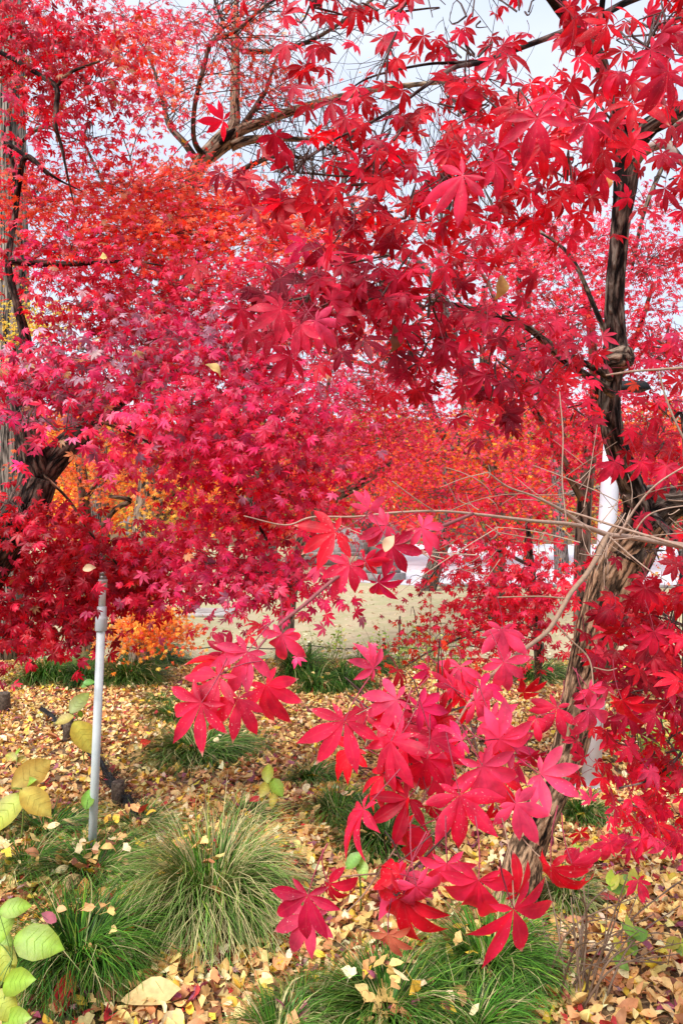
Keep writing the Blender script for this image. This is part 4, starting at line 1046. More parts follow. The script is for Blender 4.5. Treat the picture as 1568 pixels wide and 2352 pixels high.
c, m_, d_, k_ = (.68, .026, .085), MAG, (.60, .010, .030), (.38, .008, .04)
PK = (.78, .065, .17)
LEFTLOW = [(648, 1457, 84, -92, .80, 0, PK), (568, 1498, 104, -124, .74, 5, PK), (501, 1552, 104, -139, .72, 15, c), (463, 1614, 122, -124, .70, 0, c), (547, 1604, 104, -98, .72, -10, c),
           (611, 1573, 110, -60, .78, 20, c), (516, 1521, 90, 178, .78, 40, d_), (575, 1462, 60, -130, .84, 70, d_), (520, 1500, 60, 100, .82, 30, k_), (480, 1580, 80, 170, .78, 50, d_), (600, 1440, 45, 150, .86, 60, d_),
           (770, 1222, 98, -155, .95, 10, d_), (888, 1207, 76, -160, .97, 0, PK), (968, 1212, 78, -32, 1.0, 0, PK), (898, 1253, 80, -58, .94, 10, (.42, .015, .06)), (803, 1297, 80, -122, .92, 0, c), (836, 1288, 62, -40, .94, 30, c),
           (868, 1337, 64, -48, .92, 55, m_), (846, 1170, 60, 80, 1.02, 20, PK), (735, 1300, 50, -160, .98, 30, PK)]
LOW = [(791, 1655, 118, -116, .74, 0, c), (858, 1535, 74, 125, .86, 15, PK), (1153, 1445, 82, -95, .98, 0, PK), (1056, 1530, 80, -105, .92, 0, PK), (1156, 1520, 78, -72, .92, 0, PK), (1278, 1625, 80, -125, 1.02, 0, c),
       (1351, 1583, 58, -58, 1.10, 0, PK), (1351, 1628, 90, -68, 1.04, 0, PK), (1428, 1608, 90, -58, 1.1, 68, d_), (912, 1607, 92, 198, .80, 20, PK), (960, 1626, 76, -10, .82, 10, m_), (898, 1702, 125, -112, .72, 45, c), (920, 1690, 100, -125, .74, 20, c),
       (836, 1860, 115, -124, .68, 68, c), (981, 1742, 94, -98, .74, 0, (.48, .012, .055)), (1107, 1759, 118, -62, .70, 10, PK), (1145, 1697, 105, 25, .74, 10, PK), (1055, 1826, 132, -82, .66, 0, c), (936, 1835, 104, -150, .72, 0, (.42, .006, .03)),
       (1183, 1845, 94, -52, .70, 0, PK), (1240, 1778, 98, -32, .74, 0, PK), (1217, 1735, 64, -60, .84, 30, k_), (1150, 1790, 80, -120, .78, 30, d_), (707, 2056, 112, -102, .66, 0, (.46, .012, .06)), (955, 2035, 128, -76, .62, 0, PK), (926, 2055, 142, -92, .64, 20, d_),
       (917, 2007, 84, 165, .66, 25, d_), (1026, 1983, 98, -84, .64, 10, PK), (1098, 2021, 132, -100, .58, 0, c), (1179, 2088, 165, -70, .54, 0, c), (1264, 1992, 130, -80, .64, 70, d_), (1312, 1983, 105, -60, .7, 70, c), (891, 2145, 74, -80, .64, 30, (.60, .22, .12)),
       (870, 2050, 52, -95, .7, 70, DRY), (1190, 2050, 90, 80, .6, 50, d_), (1000, 1650, 70, 60, .84, 40, d_), (1090, 1610, 76, -30, .86, 20, PK), (1040, 1580, 66, 130, .88, 25, c), (1200, 1590, 60, 20, .95, 50, d_), (870, 1660, 70, -20, .82, 40, d_), (1110, 1880, 70, -20, .72, 45, d_),
       (990, 1850, 78, -60, .74, 40, k_), (940, 1640, 60, 100, .85, 60, k_), (1010, 1560, 60, 20, .92, 45, d_), (880, 1780, 90, -130, .74, 55, d_), (1230, 1650, 55, -140, .95, 45, c), (1130, 1650, 90, -60, .8, 25, PK), (1060, 1700, 80, -170, .8, 30, m_)]
UPPER = [(1453, 240, 88, -100, 1.2, 0, d_), (1233, 272, 104, -108, 1.1, 0, c), (1348, 280, 104, -55, 1.15, 10, c), (1493, 115, 104, -40, 1.0, 0, c), (1533, 165, 94, -100, 1.0, 0, c), (1063, 402, 112, -132, 1.0, 0, c), (1133, 372, 90, -28, 1.05, 0, c),
         (948, 385, 52, 190, 1.4, 30, k_), (650, 345, 62, -90, 1.35, 0, c), (760, 235, 62, -85, 1.35, 0, (.42, .004, .03)), (710, 420, 60, -80, 1.35, 0, d_), (565, 445, 50, -110, 1.4, 0, d_), (1420, 170, 80, -150, 1.15, 10, c), (1290, 230, 80, 170, 1.2, 20, c), (1250, 330, 85, -100, 1.15, 10, d_), (1180, 250, 70, -120, 1.2, 0, d_)]
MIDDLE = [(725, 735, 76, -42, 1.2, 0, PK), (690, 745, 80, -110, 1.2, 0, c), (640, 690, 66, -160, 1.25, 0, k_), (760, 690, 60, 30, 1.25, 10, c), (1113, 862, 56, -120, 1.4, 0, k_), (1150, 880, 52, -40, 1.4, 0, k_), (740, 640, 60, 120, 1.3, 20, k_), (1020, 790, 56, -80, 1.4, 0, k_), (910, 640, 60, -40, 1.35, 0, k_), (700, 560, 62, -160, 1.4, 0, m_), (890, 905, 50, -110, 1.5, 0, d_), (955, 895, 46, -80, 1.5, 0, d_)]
RIGHT = [(1410, 1060, 60, -80, 1.7, 0, c), (1470, 1060, 62, -70, 1.7, 0, c), (1530, 1070, 62, -110, 1.7, 10, c), (1400, 1400, 64, -160, 1.5, 0, (.40, .006, .03)), (1480, 1350, 62, -90, 1.5, 0, (.44, .006, .03)), (1500, 1450, 70, -80, 1.45, 0, c), (1440, 1640, 60, -70, 1.5, 0, k_), (1400, 1935, 62, -92, 1.6, 0, c), (1470, 1925, 62, -60, 1.6, 0, c), (1490, 1770, 50, -60, 1.6, 0, PK), (1556, 1565, 66, 170, 1.2, 30, d_)]
near_maple()

# ------------------------------------------------------------------ the maple on the left
def left_maple():
    base = np.array([-2.3, 3.55, float(gz(-2.3, 3.55))])
    t = thing('maple_tree', base, 'broad crimson maple with a dark forked trunk filling the left side', 'tree', 'red maples')
    m = MB()
    b0 = base + np.array([0, 0, -.1]); pts = np.vstack([b0, b0 + [.12, 0, .6]])
    sp = [(88, 1096, 3.45, 84), (70, 1150, 3.45, 88), (30, 1215, 3.46, 92), (-60, 1350, 3.48, 100)]
    p2, r2 = path(sp[::-1], 4)
    tube(m, np.vstack([b0, b0 + [.1, 0, .35], p2]), np.concatenate([[.15, .13], r2]), 20, (.62, .5, .48), .14)
    m.build('trunk', M_bark_dark, t, True)
    for s in ([[(90, 1096, 3.45, 66), (76, 1040, 3.42, 62), (62, 960, 3.4, 60), (50, 880, 3.38, 44), (60, 790, 3.36, 28), (40, 700, 3.3, 18), (20, 600, 3.3, 15), (40, 450, 3.4, 12), (20, 330, 3.4, 10)]],
              [[(90, 1100, 3.45, 66), (130, 1050, 3.5, 62), (180, 1000, 3.55, 56), (225, 955, 3.6, 46), (300, 900, 3.6, 34), (400, 850, 3.5, 24), (520, 820, 3.4, 16), (640, 850, 3.2, 10)],
               [(300, 900, 3.6, 22), (360, 760, 3.8, 18), (440, 620, 4.0, 14), (500, 520, 4.1, 10)]],
              [[(20, 600, 3.3, 18), (90, 605, 3.3, 16), (180, 606, 3.3, 11), (300, 600, 3.3, 6), (400, 615, 3.35, 2)], [(40, 450, 3.4, 14), (60, 360, 3.3, 12), (110, 400, 3.2, 9)]],
              [[(-20, 110, 3.2, 10), (40, 140, 3.1, 11), (90, 172, 3.05, 12), (130, 200, 3.0, 12), (129, 250, 3.0, 12), (128, 290, 3.0, 11), (140, 330, 3.05, 8), (155, 400, 3.1, 5), (170, 470, 3.2, 2)], [(130, 200, 3.0, 8), (160, 168, 3.0, 7), (230, 140, 3.0, 5)],
               [(20, 330, 3.4, 10), (90, 380, 3.3, 8), (130, 410, 3.3, 6), (190, 440, 3.35, 2)]],
              [[(150, 940, 3.1, 8), (225, 965, 2.9, 8), (330, 1010, 2.8, 7), (430, 1060, 2.8, 6)], [(100, 1090, 3.4, 7), (160, 1150, 3.45, 7), (220, 1240, 3.5, 6), (300, 1330, 3.55, 4)], [(225, 955, 3.6, 10), (450, 1050, 3.2, 9), (560, 1160, 3.0, 8), (620, 1250, 2.9, 6)]]):
        mm = MB()
        for q in s: ptube(mm, q, 16 if q[0][3] > 30 else 7, (.62, .5, .48) if q[0][3] > 9 else (2.2, 1.6, 1.3), .12, 5)
        mm.build('branch', M_bark_dark, t, True)
    lm = MB(); tw = MB(); hub = P(150, 950, 3.4)
    kw = dict(hub=None, plate=.13, flat=.4, twig_r=.0025)
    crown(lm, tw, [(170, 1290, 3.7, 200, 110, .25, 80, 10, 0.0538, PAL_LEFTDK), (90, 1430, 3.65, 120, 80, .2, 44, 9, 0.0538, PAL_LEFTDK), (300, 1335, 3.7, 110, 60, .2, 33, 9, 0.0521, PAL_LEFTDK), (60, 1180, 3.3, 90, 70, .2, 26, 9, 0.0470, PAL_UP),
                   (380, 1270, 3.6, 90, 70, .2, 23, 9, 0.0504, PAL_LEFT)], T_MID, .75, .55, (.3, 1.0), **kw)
    lm.build('lower_foliage', M_leaf, t); tw.build('lower_twigs', M_twig, t, True)
    lm = MB(); tw = MB()
    crown(lm, tw, [(540, 1300, 2.95, 160, 85, .3, 52, 9, 0.0420, PAL_MAG), (660, 1340, 2.9, 80, 60, .2, 18, 8, 0.0403, PAL_MAG), (560, 1180, 3.0, 150, 70, .3, 36, 9, 0.0403, PAL_LEFT), (500, 1000, 2.9, 190, 90, .35, 59, 10, 0.0420, PAL_MAG), (650, 980, 3.0, 130, 120, .3, 46, 9, 0.0403, PAL_MAG),
                   (660, 1120, 3.1, 110, 80, .3, 31, 8, 0.0386, PAL_LEFT), (420, 930, 2.7, 130, 60, .2, 33, 9, 0.0420, PAL_MAG), (130, 900, 2.9, 160, 60, .3, 39, 9, 0.0420, PAL_MAGDRY), (60, 970, 2.5, 60, 40, .15, 7, 5, 0.0437, PAL_MAG), (150, 990, 2.4, 60, 30, .1, 6, 4, 0.0437, PAL_MAG)],
          T_MID, .7, .6, (.2, .9), **kw)
    lm.build('middle_foliage', M_leaf, t); tw.build('middle_twigs', M_twig, t, True)
    lm = MB(); tw = MB()
    crown(lm, tw, [(280, 830, 3.0, 260, 75, .35, 75, 10, 0.0403, PAL_MAGDRY), (480, 760, 3.1, 220, 80, .35, 65, 10, 0.0395, PAL_MAGDRY), (560, 860, 3.0, 160, 70, .3, 46, 10, 0.0403, PAL_MAG), (420, 660, 3.4, 260, 80, .4, 78, 10, 0.0386, PAL_LEFT), (620, 650, 3.4, 160, 80, .35, 44, 9, 0.0378, PAL_LEFT), (250, 700, 3.2, 160, 60, .3, 33, 9, 0.0403, PAL_LEFTDK), (60, 830, 3.0, 80, 50, .2, 15, 9, 0.0403, PAL_MAG)],
          T_MID, .65, .65, (.2, .9), **kw)
    lm.build('upper_foliage', M_leaf, t); tw.build('upper_twigs', M_twig, t, True)
    lm = MB(); tw = MB()
    crown(lm, tw, [(150, 590, 3.4, 170, 60, .35, 52, 10, 0.0378, PAL_LEFT), (330, 540, 3.7, 260, 60, .45, 117, 12, 0.0353, PAL_OR), (330, 440, 4.0, 300, 65, .5, 143, 12, 0.0336, PAL_OR), (540, 490, 4.1, 230, 65, .5, 104, 12, 0.0336, PAL_OR), (90, 460, 3.7, 120, 70, .35, 52, 11, 0.0353, PAL_OR), (690, 560, 3.9, 160, 75, .45, 78, 11, 0.0336, PAL_OR), (800, 500, 4.2, 120, 60, .4, 33, 10, 0.0319, PAL_OR), (60, 380, 3.5, 90, 50, .3, 18, 9, 0.0370, PAL_LEFT)],
          T_MID, .55, .75, (.2, .9), **kw)
    lm.build('crown', M_leaf, t); tw.build('crown_twigs', M_twig, t, True)
    lm = MB(); tw = MB()
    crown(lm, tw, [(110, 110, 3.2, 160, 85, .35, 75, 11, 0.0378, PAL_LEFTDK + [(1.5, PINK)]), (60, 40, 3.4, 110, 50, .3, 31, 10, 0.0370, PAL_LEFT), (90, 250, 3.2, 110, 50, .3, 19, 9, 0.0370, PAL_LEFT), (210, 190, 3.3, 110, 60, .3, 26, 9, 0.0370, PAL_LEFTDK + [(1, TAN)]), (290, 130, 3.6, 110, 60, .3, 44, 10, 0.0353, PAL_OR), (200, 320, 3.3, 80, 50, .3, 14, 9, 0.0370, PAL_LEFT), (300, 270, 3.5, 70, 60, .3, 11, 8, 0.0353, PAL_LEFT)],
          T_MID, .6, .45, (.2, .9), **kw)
    lm.build('top_foliage', M_leaf, t); tw.build('top_twigs', M_twig, t, True)
left_maple()

# ------------------------------------------------------------------ trees behind
def tree(name, label, cat, group, base, trunk, limbs, blobs, bark, tm, leafm=M_far, tcol=(1, 1, 1), face=.6, up=.6, plate=.22, twig_r=.004, flat=.3, twc=(.10, .07, .06), tips=.0):
    t = thing(name, base, label, cat, group)
    m = MB(); p, r = path(trunk, 5); tube(m, np.vstack([np.asarray(base) - [0, 0, .15], p]), np.concatenate([[r[0] * 1.2], r]), 14, tcol, .12); m.build('trunk', bark, t, True)
    if limbs:
        m = MB()
        for q in limbs: ptube(m, q, 9, tcol, .08, 5)
        m.build('branches', bark, t, True)
    if blobs:
        lm = MB(); tw = MB(); crown(lm, tw, blobs, tm, face, up, plate=plate, twig_r=twig_r, flat=flat, twig_col=twc)
        lm.build('crown', leafm, t); tw.build('twigs', M_twig, t, True)
    return t

# pink red maples right of centre, 5 to 7 m away
tree('maple_tree', 'pink red maple standing behind the white lamp post', 'tree', 'red maples', G(1345, 1640),
     [(1340, 1560, 6.6, 42), (1335, 1350, 6.5, 38), (1342, 1150, 6.4, 33), (1365, 950, 6.2, 26), (1360, 800, 6.0, 20), (1340, 650, 5.9, 12)],
     [[(1342, 1150, 6.4, 26), (1260, 1000, 6.0, 18), (1180, 850, 5.8, 12), (1123, 657, 5.6, 8), (1020, 522, 5.6, 5)], [(1365, 950, 6.2, 20), (1450, 800, 5.9, 14), (1500, 650, 5.7, 8)], [(1450, 620, 5.6, 6), (1480, 480, 5.5, 10), (1540, 340, 5.5, 11)]],
     [(1120, 600, 5.6, 170, 80, .6, 90, 12, .042, PAL_PINK), (1290, 560, 5.8, 150, 90, .6, 81, 12, .042, PAL_PINK), (1480, 600, 5.5, 120, 110, .6, 90, 12, .042, PAL_RED), (1500, 800, 5.4, 100, 110, .5, 75, 12, .042, PAL_RED), (1300, 720, 5.6, 150, 80, .6, 84, 12, .042, PAL_PINK),
      (1150, 740, 5.8, 140, 80, .6, 72, 12, .042, PAL_PINK), (1230, 870, 5.4, 150, 80, .5, 72, 11, .042, PAL_PINK), (1500, 480, 6.0, 100, 50, .5, 30, 11, .04, PAL_PINK), (1480, 1000, 5.2, 100, 80, .5, 54, 11, .042, PAL_RED), (1300, 1000, 5.4, 90, 70, .5, 39, 11, .042, PAL_RED)],
     M_bark_pale, T_LO, M_leaf, (.7, .62, .56), plate=.20)
tree('maple_tree', 'red maple with low arching sprays left of the leaning trunk', 'tree', 'red maples', G(1235, 1560),
     [(1235, 1500, 5.6, 20), (1230, 1400, 5.2, 17), (1220, 1300, 5.0, 14), (1210, 1200, 4.8, 10)],
     [[(1225, 1400, 5.2, 9), (1120, 1440, 4.9, 7), (1000, 1490, 4.7, 5), (930, 1530, 4.6, 3)], [(1220, 1300, 5.0, 9), (1120, 1260, 4.8, 7), (1020, 1290, 4.7, 5), (960, 1370, 4.6, 3)]],
     [(1120, 1240, 4.6, 160, 55, .4, 30, 9, .046, PAL_RED), (1210, 1340, 4.3, 110, 80, .35, 40, 9, .048, PAL_RED), (1130, 1390, 4.5, 120, 80, .4, 34, 9, .044, PAL_RED), (1190, 1460, 4.3, 110, 60, .3, 26, 8, .044, PAL_RED), (1000, 1340, 4.8, 70, 50, .3, 9, 6, .036, PAL_PINK),
      (960, 1440, 4.8, 90, 60, .3, 14, 6, .036, [(3, ORED), (3, DEEP), (1, PINK)]), (1040, 1470, 4.7, 90, 60, .3, 14, 7, .04, [(3, ORED), (3, DEEP), (1, PINK)]), (880, 1510, 4.9, 40, 30, .2, 4, 5, .036, PAL_OR), (1060, 1300, 4.7, 70, 50, .3, 12, 8, .042, PAL_PINK), (1180, 1130, 4.8, 110, 70, .3, 20, 8, .042, PAL_RED)],
     M_bark_dark, T_MID, M_leaf, plate=.14)
# slim trunk beside the court with a red crown
tree('maple_tree', 'red maple on a slim brown trunk at the edge of the sandy court', 'tree', 'red maples', G(653, 1512),
     [(652, 1500, 10.1, 40), (658, 1420, 10.1, 36), (668, 1340, 10.1, 35), (680, 1280, 10.1, 34), (720, 1200, 10.2, 30), (760, 1150, 10.3, 26), (830, 1110, 10.4, 20), (900, 1060, 10.5, 14)],
     [[(720, 1200, 10.2, 20), (700, 1080, 10.2, 16), (740, 960, 10.2, 12), (760, 850, 10.2, 8)]],
     [(760, 900, 9.5, 150, 110, 1.2, 104, 13, .052, PAL_PINK), (880, 860, 9.8, 160, 110, 1.2, 117, 13, .052, PAL_PINK), (740, 1060, 9.6, 130, 80, 1.0, 72, 13, .05, PAL_PINK), (880, 1010, 10, 150, 70, 1.0, 78, 13, .05, PAL_PINK), (700, 1180, 9.6, 90, 60, .8, 33, 11, .05, PAL_RED), (840, 740, 10, 180, 80, 1.2, 78, 12, .052, PAL_OR), (960, 940, 10, 120, 90, 1.0, 65, 13, .05, PAL_PINK)],
     M_bark_pale, T_LO, M_leaf, (.62, .55, .46), plate=.32, twig_r=.006)
# orange maple behind the left maple
tree('maple_tree', 'orange maple with a brown trunk base behind the left maple', 'tree', 'orange maples', G(200, 1536),
     [(198, 1530, 9.4, 40), (202, 1480, 9.4, 36), (206, 1400, 9.4, 33), (200, 1250, 9.3, 30), (190, 1100, 9.0, 24), (170, 980, 9.0, 18)],
     [[(202, 1280, 9.3, 14), (255, 1180, 8.8, 13), (300, 1150, 8.5, 11), (250, 1140, 8.4, 8)], [(205, 1330, 9.3, 18), (330, 1240, 8.6, 16), (440, 1100, 7.9, 14), (500, 1020, 7.7, 9)], [(195, 1150, 9.1, 12), (255, 1060, 8.4, 10), (300, 1000, 8.0, 7)]],
     [(280, 1010, 7.7, 140, 70, .6, 44, 11, .048, PAL_ORNG), (420, 1100, 7.5, 110, 60, .5, 44, 11, .052, PAL_YORG + [(2, ORED)]), (240, 1100, 8.9, 120, 70, .3, 44, 11, .048, [(3, (.55, .15, .03)), (2, (.5, .08, .02)), (2, ORNG)]), (385, 1195, 7.7, 60, 60, .4, 18, 10, .05, [(3, (.68, .50, .06)), (1, YORG)]), (480, 1040, 7.6, 80, 60, .5, 22, 10, .05, PAL_ORNG), (120, 1060, 8.4, 110, 90, .8, 34, 10, .048, PAL_ORNG), (440, 1190, 8.6, 70, 60, .5, 14, 10, .046, PAL_ORNG), (180, 1420, 9.0, 60, 40, .3, 12, 9, .046, PAL_YORG)],
     M_bark_pale, T_LO, M_leaf, (.55, .42, .34), plate=.22, twig_r=.005)
tree('maple_tree', 'small weeping yellow orange maple over the dark tussock', 'tree', 'orange maples', G(322, 1545),
     [(322, 1520, 9.0, 7), (322, 1460, 9.0, 7), (325, 1390, 9.0, 6), (330, 1330, 8.8, 5)],
     [[(322, 1440, 9.0, 4), (300, 1400, 8.8, 3), (270, 1430, 8.6, 2)], [(325, 1400, 9.0, 4), (370, 1390, 8.8, 3), (400, 1440, 8.6, 2)]],
     [(300, 1435, 7.9, 55, 50, .3, 30, 11, .047, PAL_YORG), (370, 1440, 7.8, 55, 55, .3, 40, 11, .047, PAL_YORG), (340, 1400, 8.0, 90, 45, .3, 34, 11, .047, PAL_YORG), (400, 1465, 7.7, 30, 40, .2, 12, 9, .044, PAL_ORNG), (258, 1440, 8.0, 35, 50, .2, 14, 10, .047, PAL_YORG), (330, 1340, 8.2, 110, 50, .3, 26, 10, .047, PAL_YORG)],
     M_bark_pale, T_LO, M_leaf, plate=.16)
# orange red maples beyond the court, right of centre
tree('maple_tree', 'orange and red maple beyond the court right of centre', 'tree', 'orange maples', np.array([3.1, 14, -.55]),
     [(1145, 1225, 14, 34), (1140, 1120, 14, 30), (1120, 1020, 14, 24), (1090, 900, 14, 14)], [[(1130, 1080, 14, 14), (1040, 1030, 13.6, 10), (960, 1070, 13.4, 6)], [(1120, 1020, 14, 12), (1200, 950, 13.6, 8), (1260, 900, 13.4, 5)]],
     [(1100, 990, 13.4, 160, 90, 1.6, 130, 13, .062, [(2, ORNG), (3, ORED), (3, (.76, .08, .16)), (1, YORG)]), (960, 1060, 13.5, 120, 80, 1.2, 80, 13, .06, [(3, PINK), (3, ORED), (1, ORNG)]), (1050, 1130, 13.4, 150, 60, 1.2, 80, 13, .058, [(3, PINK), (2, ORED), (2, CRIM)]), (1200, 1080, 13.4, 100, 80, 1.2, 60, 13, .06, [(2, ORNG), (3, ORED), (4, (.76, .08, .16))]), (1180, 1180, 13, 90, 50, 1.0, 30, 12, .055, [(2, CRIM), (2, ORED), (1, YORG)]), (1080, 880, 14, 170, 60, 1.4, 60, 12, .06, PAL_OR), (1280, 960, 13.8, 90, 90, 1.2, 40, 12, .06, [(1, ORNG), (2, ORED), (4, (.76, .08, .16))])],
     M_bark_pale, T_LO5, M_far, (.6, .5, .45), plate=.36, twig_r=.009)
tree('maple_tree', 'small brown gold maple behind the lamp post', 'tree', 'orange maples', G(1400, 1345),
     [(1400, 1330, 18, 12), (1405, 1270, 18, 10), (1410, 1180, 18, 6)], None,
     [(1400, 1170, 17.5, 90, 60, 1.5, 50, 12, .07, [(3, (.45, .30, .06)), (2, (.5, .2, .05)), (1, CRIM)]), (1450, 1000, 18, 110, 90, 1.5, 50, 12, .07, PAL_ORNG), (1500, 1250, 17, 60, 50, 1.0, 20, 12, .06, PAL_ORNG)],
     M_bark_pale, T_LO5, M_far, (.5, .42, .36), plate=.5, twig_r=.01)

# ginkgo on the far left
tree('ginkgo_tree', 'tall ginkgo with a pale furrowed trunk at the left edge and yellow leaves', 'tree', None, np.array([-5.0, 10.2, -.56]),
     [(15, 1400, 10.2, 96), (18, 1150, 10.2, 92), (20, 900, 10.2, 90), (22, 650, 10.2, 84), (18, 400, 10.2, 80), (18, 150, 10.2, 74), (20, -60, 10.2, 68)],
     [[(30, 650, 10.2, 12), (80, 590, 10, 9), (130, 560, 9.8, 5)], [(20, 360, 10.2, 12), (80, 300, 10, 10), (160, 280, 9.8, 6)], [(30, 800, 10, 10), (100, 740, 9.6, 7), (170, 700, 9.4, 4)]],
     [(90, 720, 9.5, 80, 40, .5, 30, 12, .05, PAL_YEL), (50, 640, 9.8, 60, 60, .4, 8, 5, .045, PAL_YEL), (60, 220, 9.8, 60, 60, .4, 5, 4, .045, PAL_YEL), (60, 760, 9.4, 60, 30, .4, 16, 10, .05, PAL_YEL), (230, 770, 9.4, 20, 20, .2, 4, 8, .045, PAL_YEL), (330, 260, 9.6, 60, 60, .5, 5, 4, .045, PAL_YEL)],
     M_bark_ginkgo, T_CL, M_far, plate=.16)

# bare pale tree in the upper centre, with an old wound
def bare_tree():
    d = 7.6; base = G(322, 1552)
    t = thing('bare_tree', base, 'pale half bare tree with an open wound where the limbs fork in the upper centre', 'tree')
    m = MB()
    p, r = path([(326, 1500, 8.6, 58), (332, 1320, 8.4, 62), (338, 1200, 8.3, 64), (342, 1150, 8.25, 56), (343, 1090, 8.2, 46), (345, 1030, 8.2, 42), (360, 900, 8.1, 40), (385, 700, 7.9, 36), (420, 500, 7.8, 34), (455, 385, 7.6, 34), (490, 345, d, 42), (520, 318, d, 44)], 5)
    tube(m, np.vstack([base - [0, 0, .1], p]), np.concatenate([[.2], r]), 14, (1, .9, .78), .1); m.build('trunk', M_bark_pale, t, True)
    limbs = [[(345, 1190, 8.3, 34), (385, 1140, 8.1, 26), (430, 1095, 7.9, 16), (500, 1020, 7.7, 8)], [(520, 318, d, 40), (538, 285, d, 28), (540, 230, d, 24), (541, 160, d, 22), (540, 90, d, 18), (542, 20, d, 13), (545, -60, d, 8)],
             [(515, 330, d, 36), (550, 300, d, 26), (590, 285, d, 22), (640, 265, 7.5, 20), (740, 235, 7.4, 17), (860, 205, 7.2, 13), (1000, 190, 7.1, 9), (1120, 180, 7, 5)],
             [(530, 335, d, 26), (570, 322, d, 20), (620, 318, 7.5, 14), (720, 320, 7.4, 10), (800, 310, 7.3, 5)], [(545, 310, d, 20), (575, 265, d, 14), (600, 225, d, 11), (612, 205, d, 9), (635, 130, d, 5)],
             [(470, 362, 7.55, 16), (446, 320, 7.25, 12), (448, 240, 7.0, 11), (470, 150, 6.9, 10), (486, 98, 6.9, 10), (540, 72, 6.8, 8), (590, 30, 6.7, 7), (640, -10, 6.7, 6)], [(486, 98, 6.9, 7), (510, 60, 6.9, 5), (492, 0, 6.9, 4)],
             [(458, 378, 7.6, 18), (425, 330, 7.5, 16), (390, 290, 7.6, 13), (376, 240, 7.6, 10), (350, 150, 7.6, 7), (300, 60, 7.6, 5)],
             [(555, 118, 7.6, 12), (640, 116, 7.5, 11), (720, 90, 7.4, 9), (800, 40, 7.3, 7), (880, -20, 7.2, 6)], [(545, 400, 7.5, 14), (580, 378, 7.5, 12), (640, 358, 7.4, 9), (720, 366, 7.3, 6)]]
    for i, q in enumerate(limbs):
        mm = MB(); ptube(mm, q, 10, (1.05, .95, .8) if i in (0, 1, 2, 3) else (.45, .36, .33), .07, 5)
        pts, _ = path(q, 4); k = 26
        a = pts[rng.integers(len(pts) // 3, len(pts), k)]; e = a + np.stack([rng.normal(.15, .35, k), rng.normal(0, .3, k), rng.normal(.12, .28, k)], 1)
        mid = (a + e) / 2 + rng.normal(0, .06, (k, 3)); bez_tubes(mm, a, mid, e, .007, .003, (.30, .26, .26), 5)
        for _ in range(2):
            a2 = mid + (e - mid) * rng.random((k, 1)); e2 = a2 + rng.normal(0, .22, (k, 3)); bez_tubes(mm, a2, (a2 + e2) / 2 + rng.normal(0, .03, (k, 3)), e2, .004, .002, (.30, .26, .26), 4)
        mm.build('branch', M_bark_pale, t, True)
    mm = MB(); tube(mm, [P(505, 330, d - .13), P(522, 312, d - .135), P(540, 296, d - .13)], [.02, .045, .012], 10, (.12, .06, .05), .2); mm.build('wound', M_bark_dark, t, True)
    lm = MB(); tw = MB()
    crown(lm, tw, [(600, 150, 7.2, 90, 50, .5, 39, 10, .045, PAL_OR), (540, 60, 7.0, 90, 50, .5, 39, 10, .045, PAL_OR + [(2, PINK)]), (400, 70, 6.6, 110, 70, .5, 60, 11, .045, PAL_PINK), (400, 200, 6.6, 70, 60, .4, 30, 10, .045, PAL_OR), (650, 200, 7.2, 70, 40, .4, 18, 9, .043, PAL_OR), (300, 40, 6.5, 110, 50, .5, 39, 10, .045, PAL_PINK), (540, 200, 7.0, 50, 60, .3, 13, 9, .043, PAL_OR), (420, 400, 6.8, 90, 40, .4, 60, 11, .043, PAL_OR), (600, 20, 7.0, 60, 40, .4, 9, 9, .045, PAL_PINK)],
          T_LO, .5, .6, plate=.2, twig_r=.004)
    lm.build('crown', M_leaf, t); tw.build('twigs', M_twig, t, True)
    lm = MB(); k = 60; ps = np.array([P(rng.uniform(280, 1000), rng.uniform(30, 350), 7 + rng.random()) for _ in range(k)]); n, tp = orient(k); add_leaves(lm, T_CL, ps, tp, n, rng.uniform(.02, .035, k), pick(PAL_YEL, k)); lm.build('yellow_leaves', M_far, t)
bare_tree()

# bare leafless tree far behind, a net of fine twigs against the sky
def far_bare(px, d, h, label, seed):
    r = np.random.default_rng(seed); b = np.array([(px - CX) / F_PX * d, d, -.56])
    t = thing('bare_tree', b, label, 'tree', 'leafless trees far behind')
    m = MB()
    def grow(p, v, L, rad, lev):
        q = [p]; c = p.copy(); dv = v.copy()
        for k in range(4):
            dv = nrmz(dv + r.normal(0, .14, 3) + np.array([0, 0, .03])); c = c + dv * L / 4; q.append(c)
        tube(m, q, np.linspace(rad, rad * .6, 5), 6 if lev < 3 else 4, (.55, .52, .56), .05 if lev < 2 else 0, cap=False)
        if lev >= 6: return
        for k in range(3 if lev < 5 else 2):
            i = r.integers(2, 5); grow(q[i], nrmz(dv + r.normal(0, .52, 3) * np.array([1.15, .9, .75])), L * r.uniform(.62, .82), rad * r.uniform(.42, .6), lev + 1)
    grow(b.copy(), np.array([0, 0, 1.0]), h * .34, h * .016, 0)
    m.build('branches', M_bark_pale, t, True)
far_bare(980, 19, 15.0, 'leafless grey tree behind the crowns in the upper right centre', 3)
far_bare(640, 22, 17.5, 'leafless grey tree behind the pale wounded tree', 8)
far_bare(1290, 24, 16.0, 'leafless grey tree behind the dark upright stem', 5)
far_bare(230, 24, 16.0, 'leafless grey tree behind the left maple', 9)

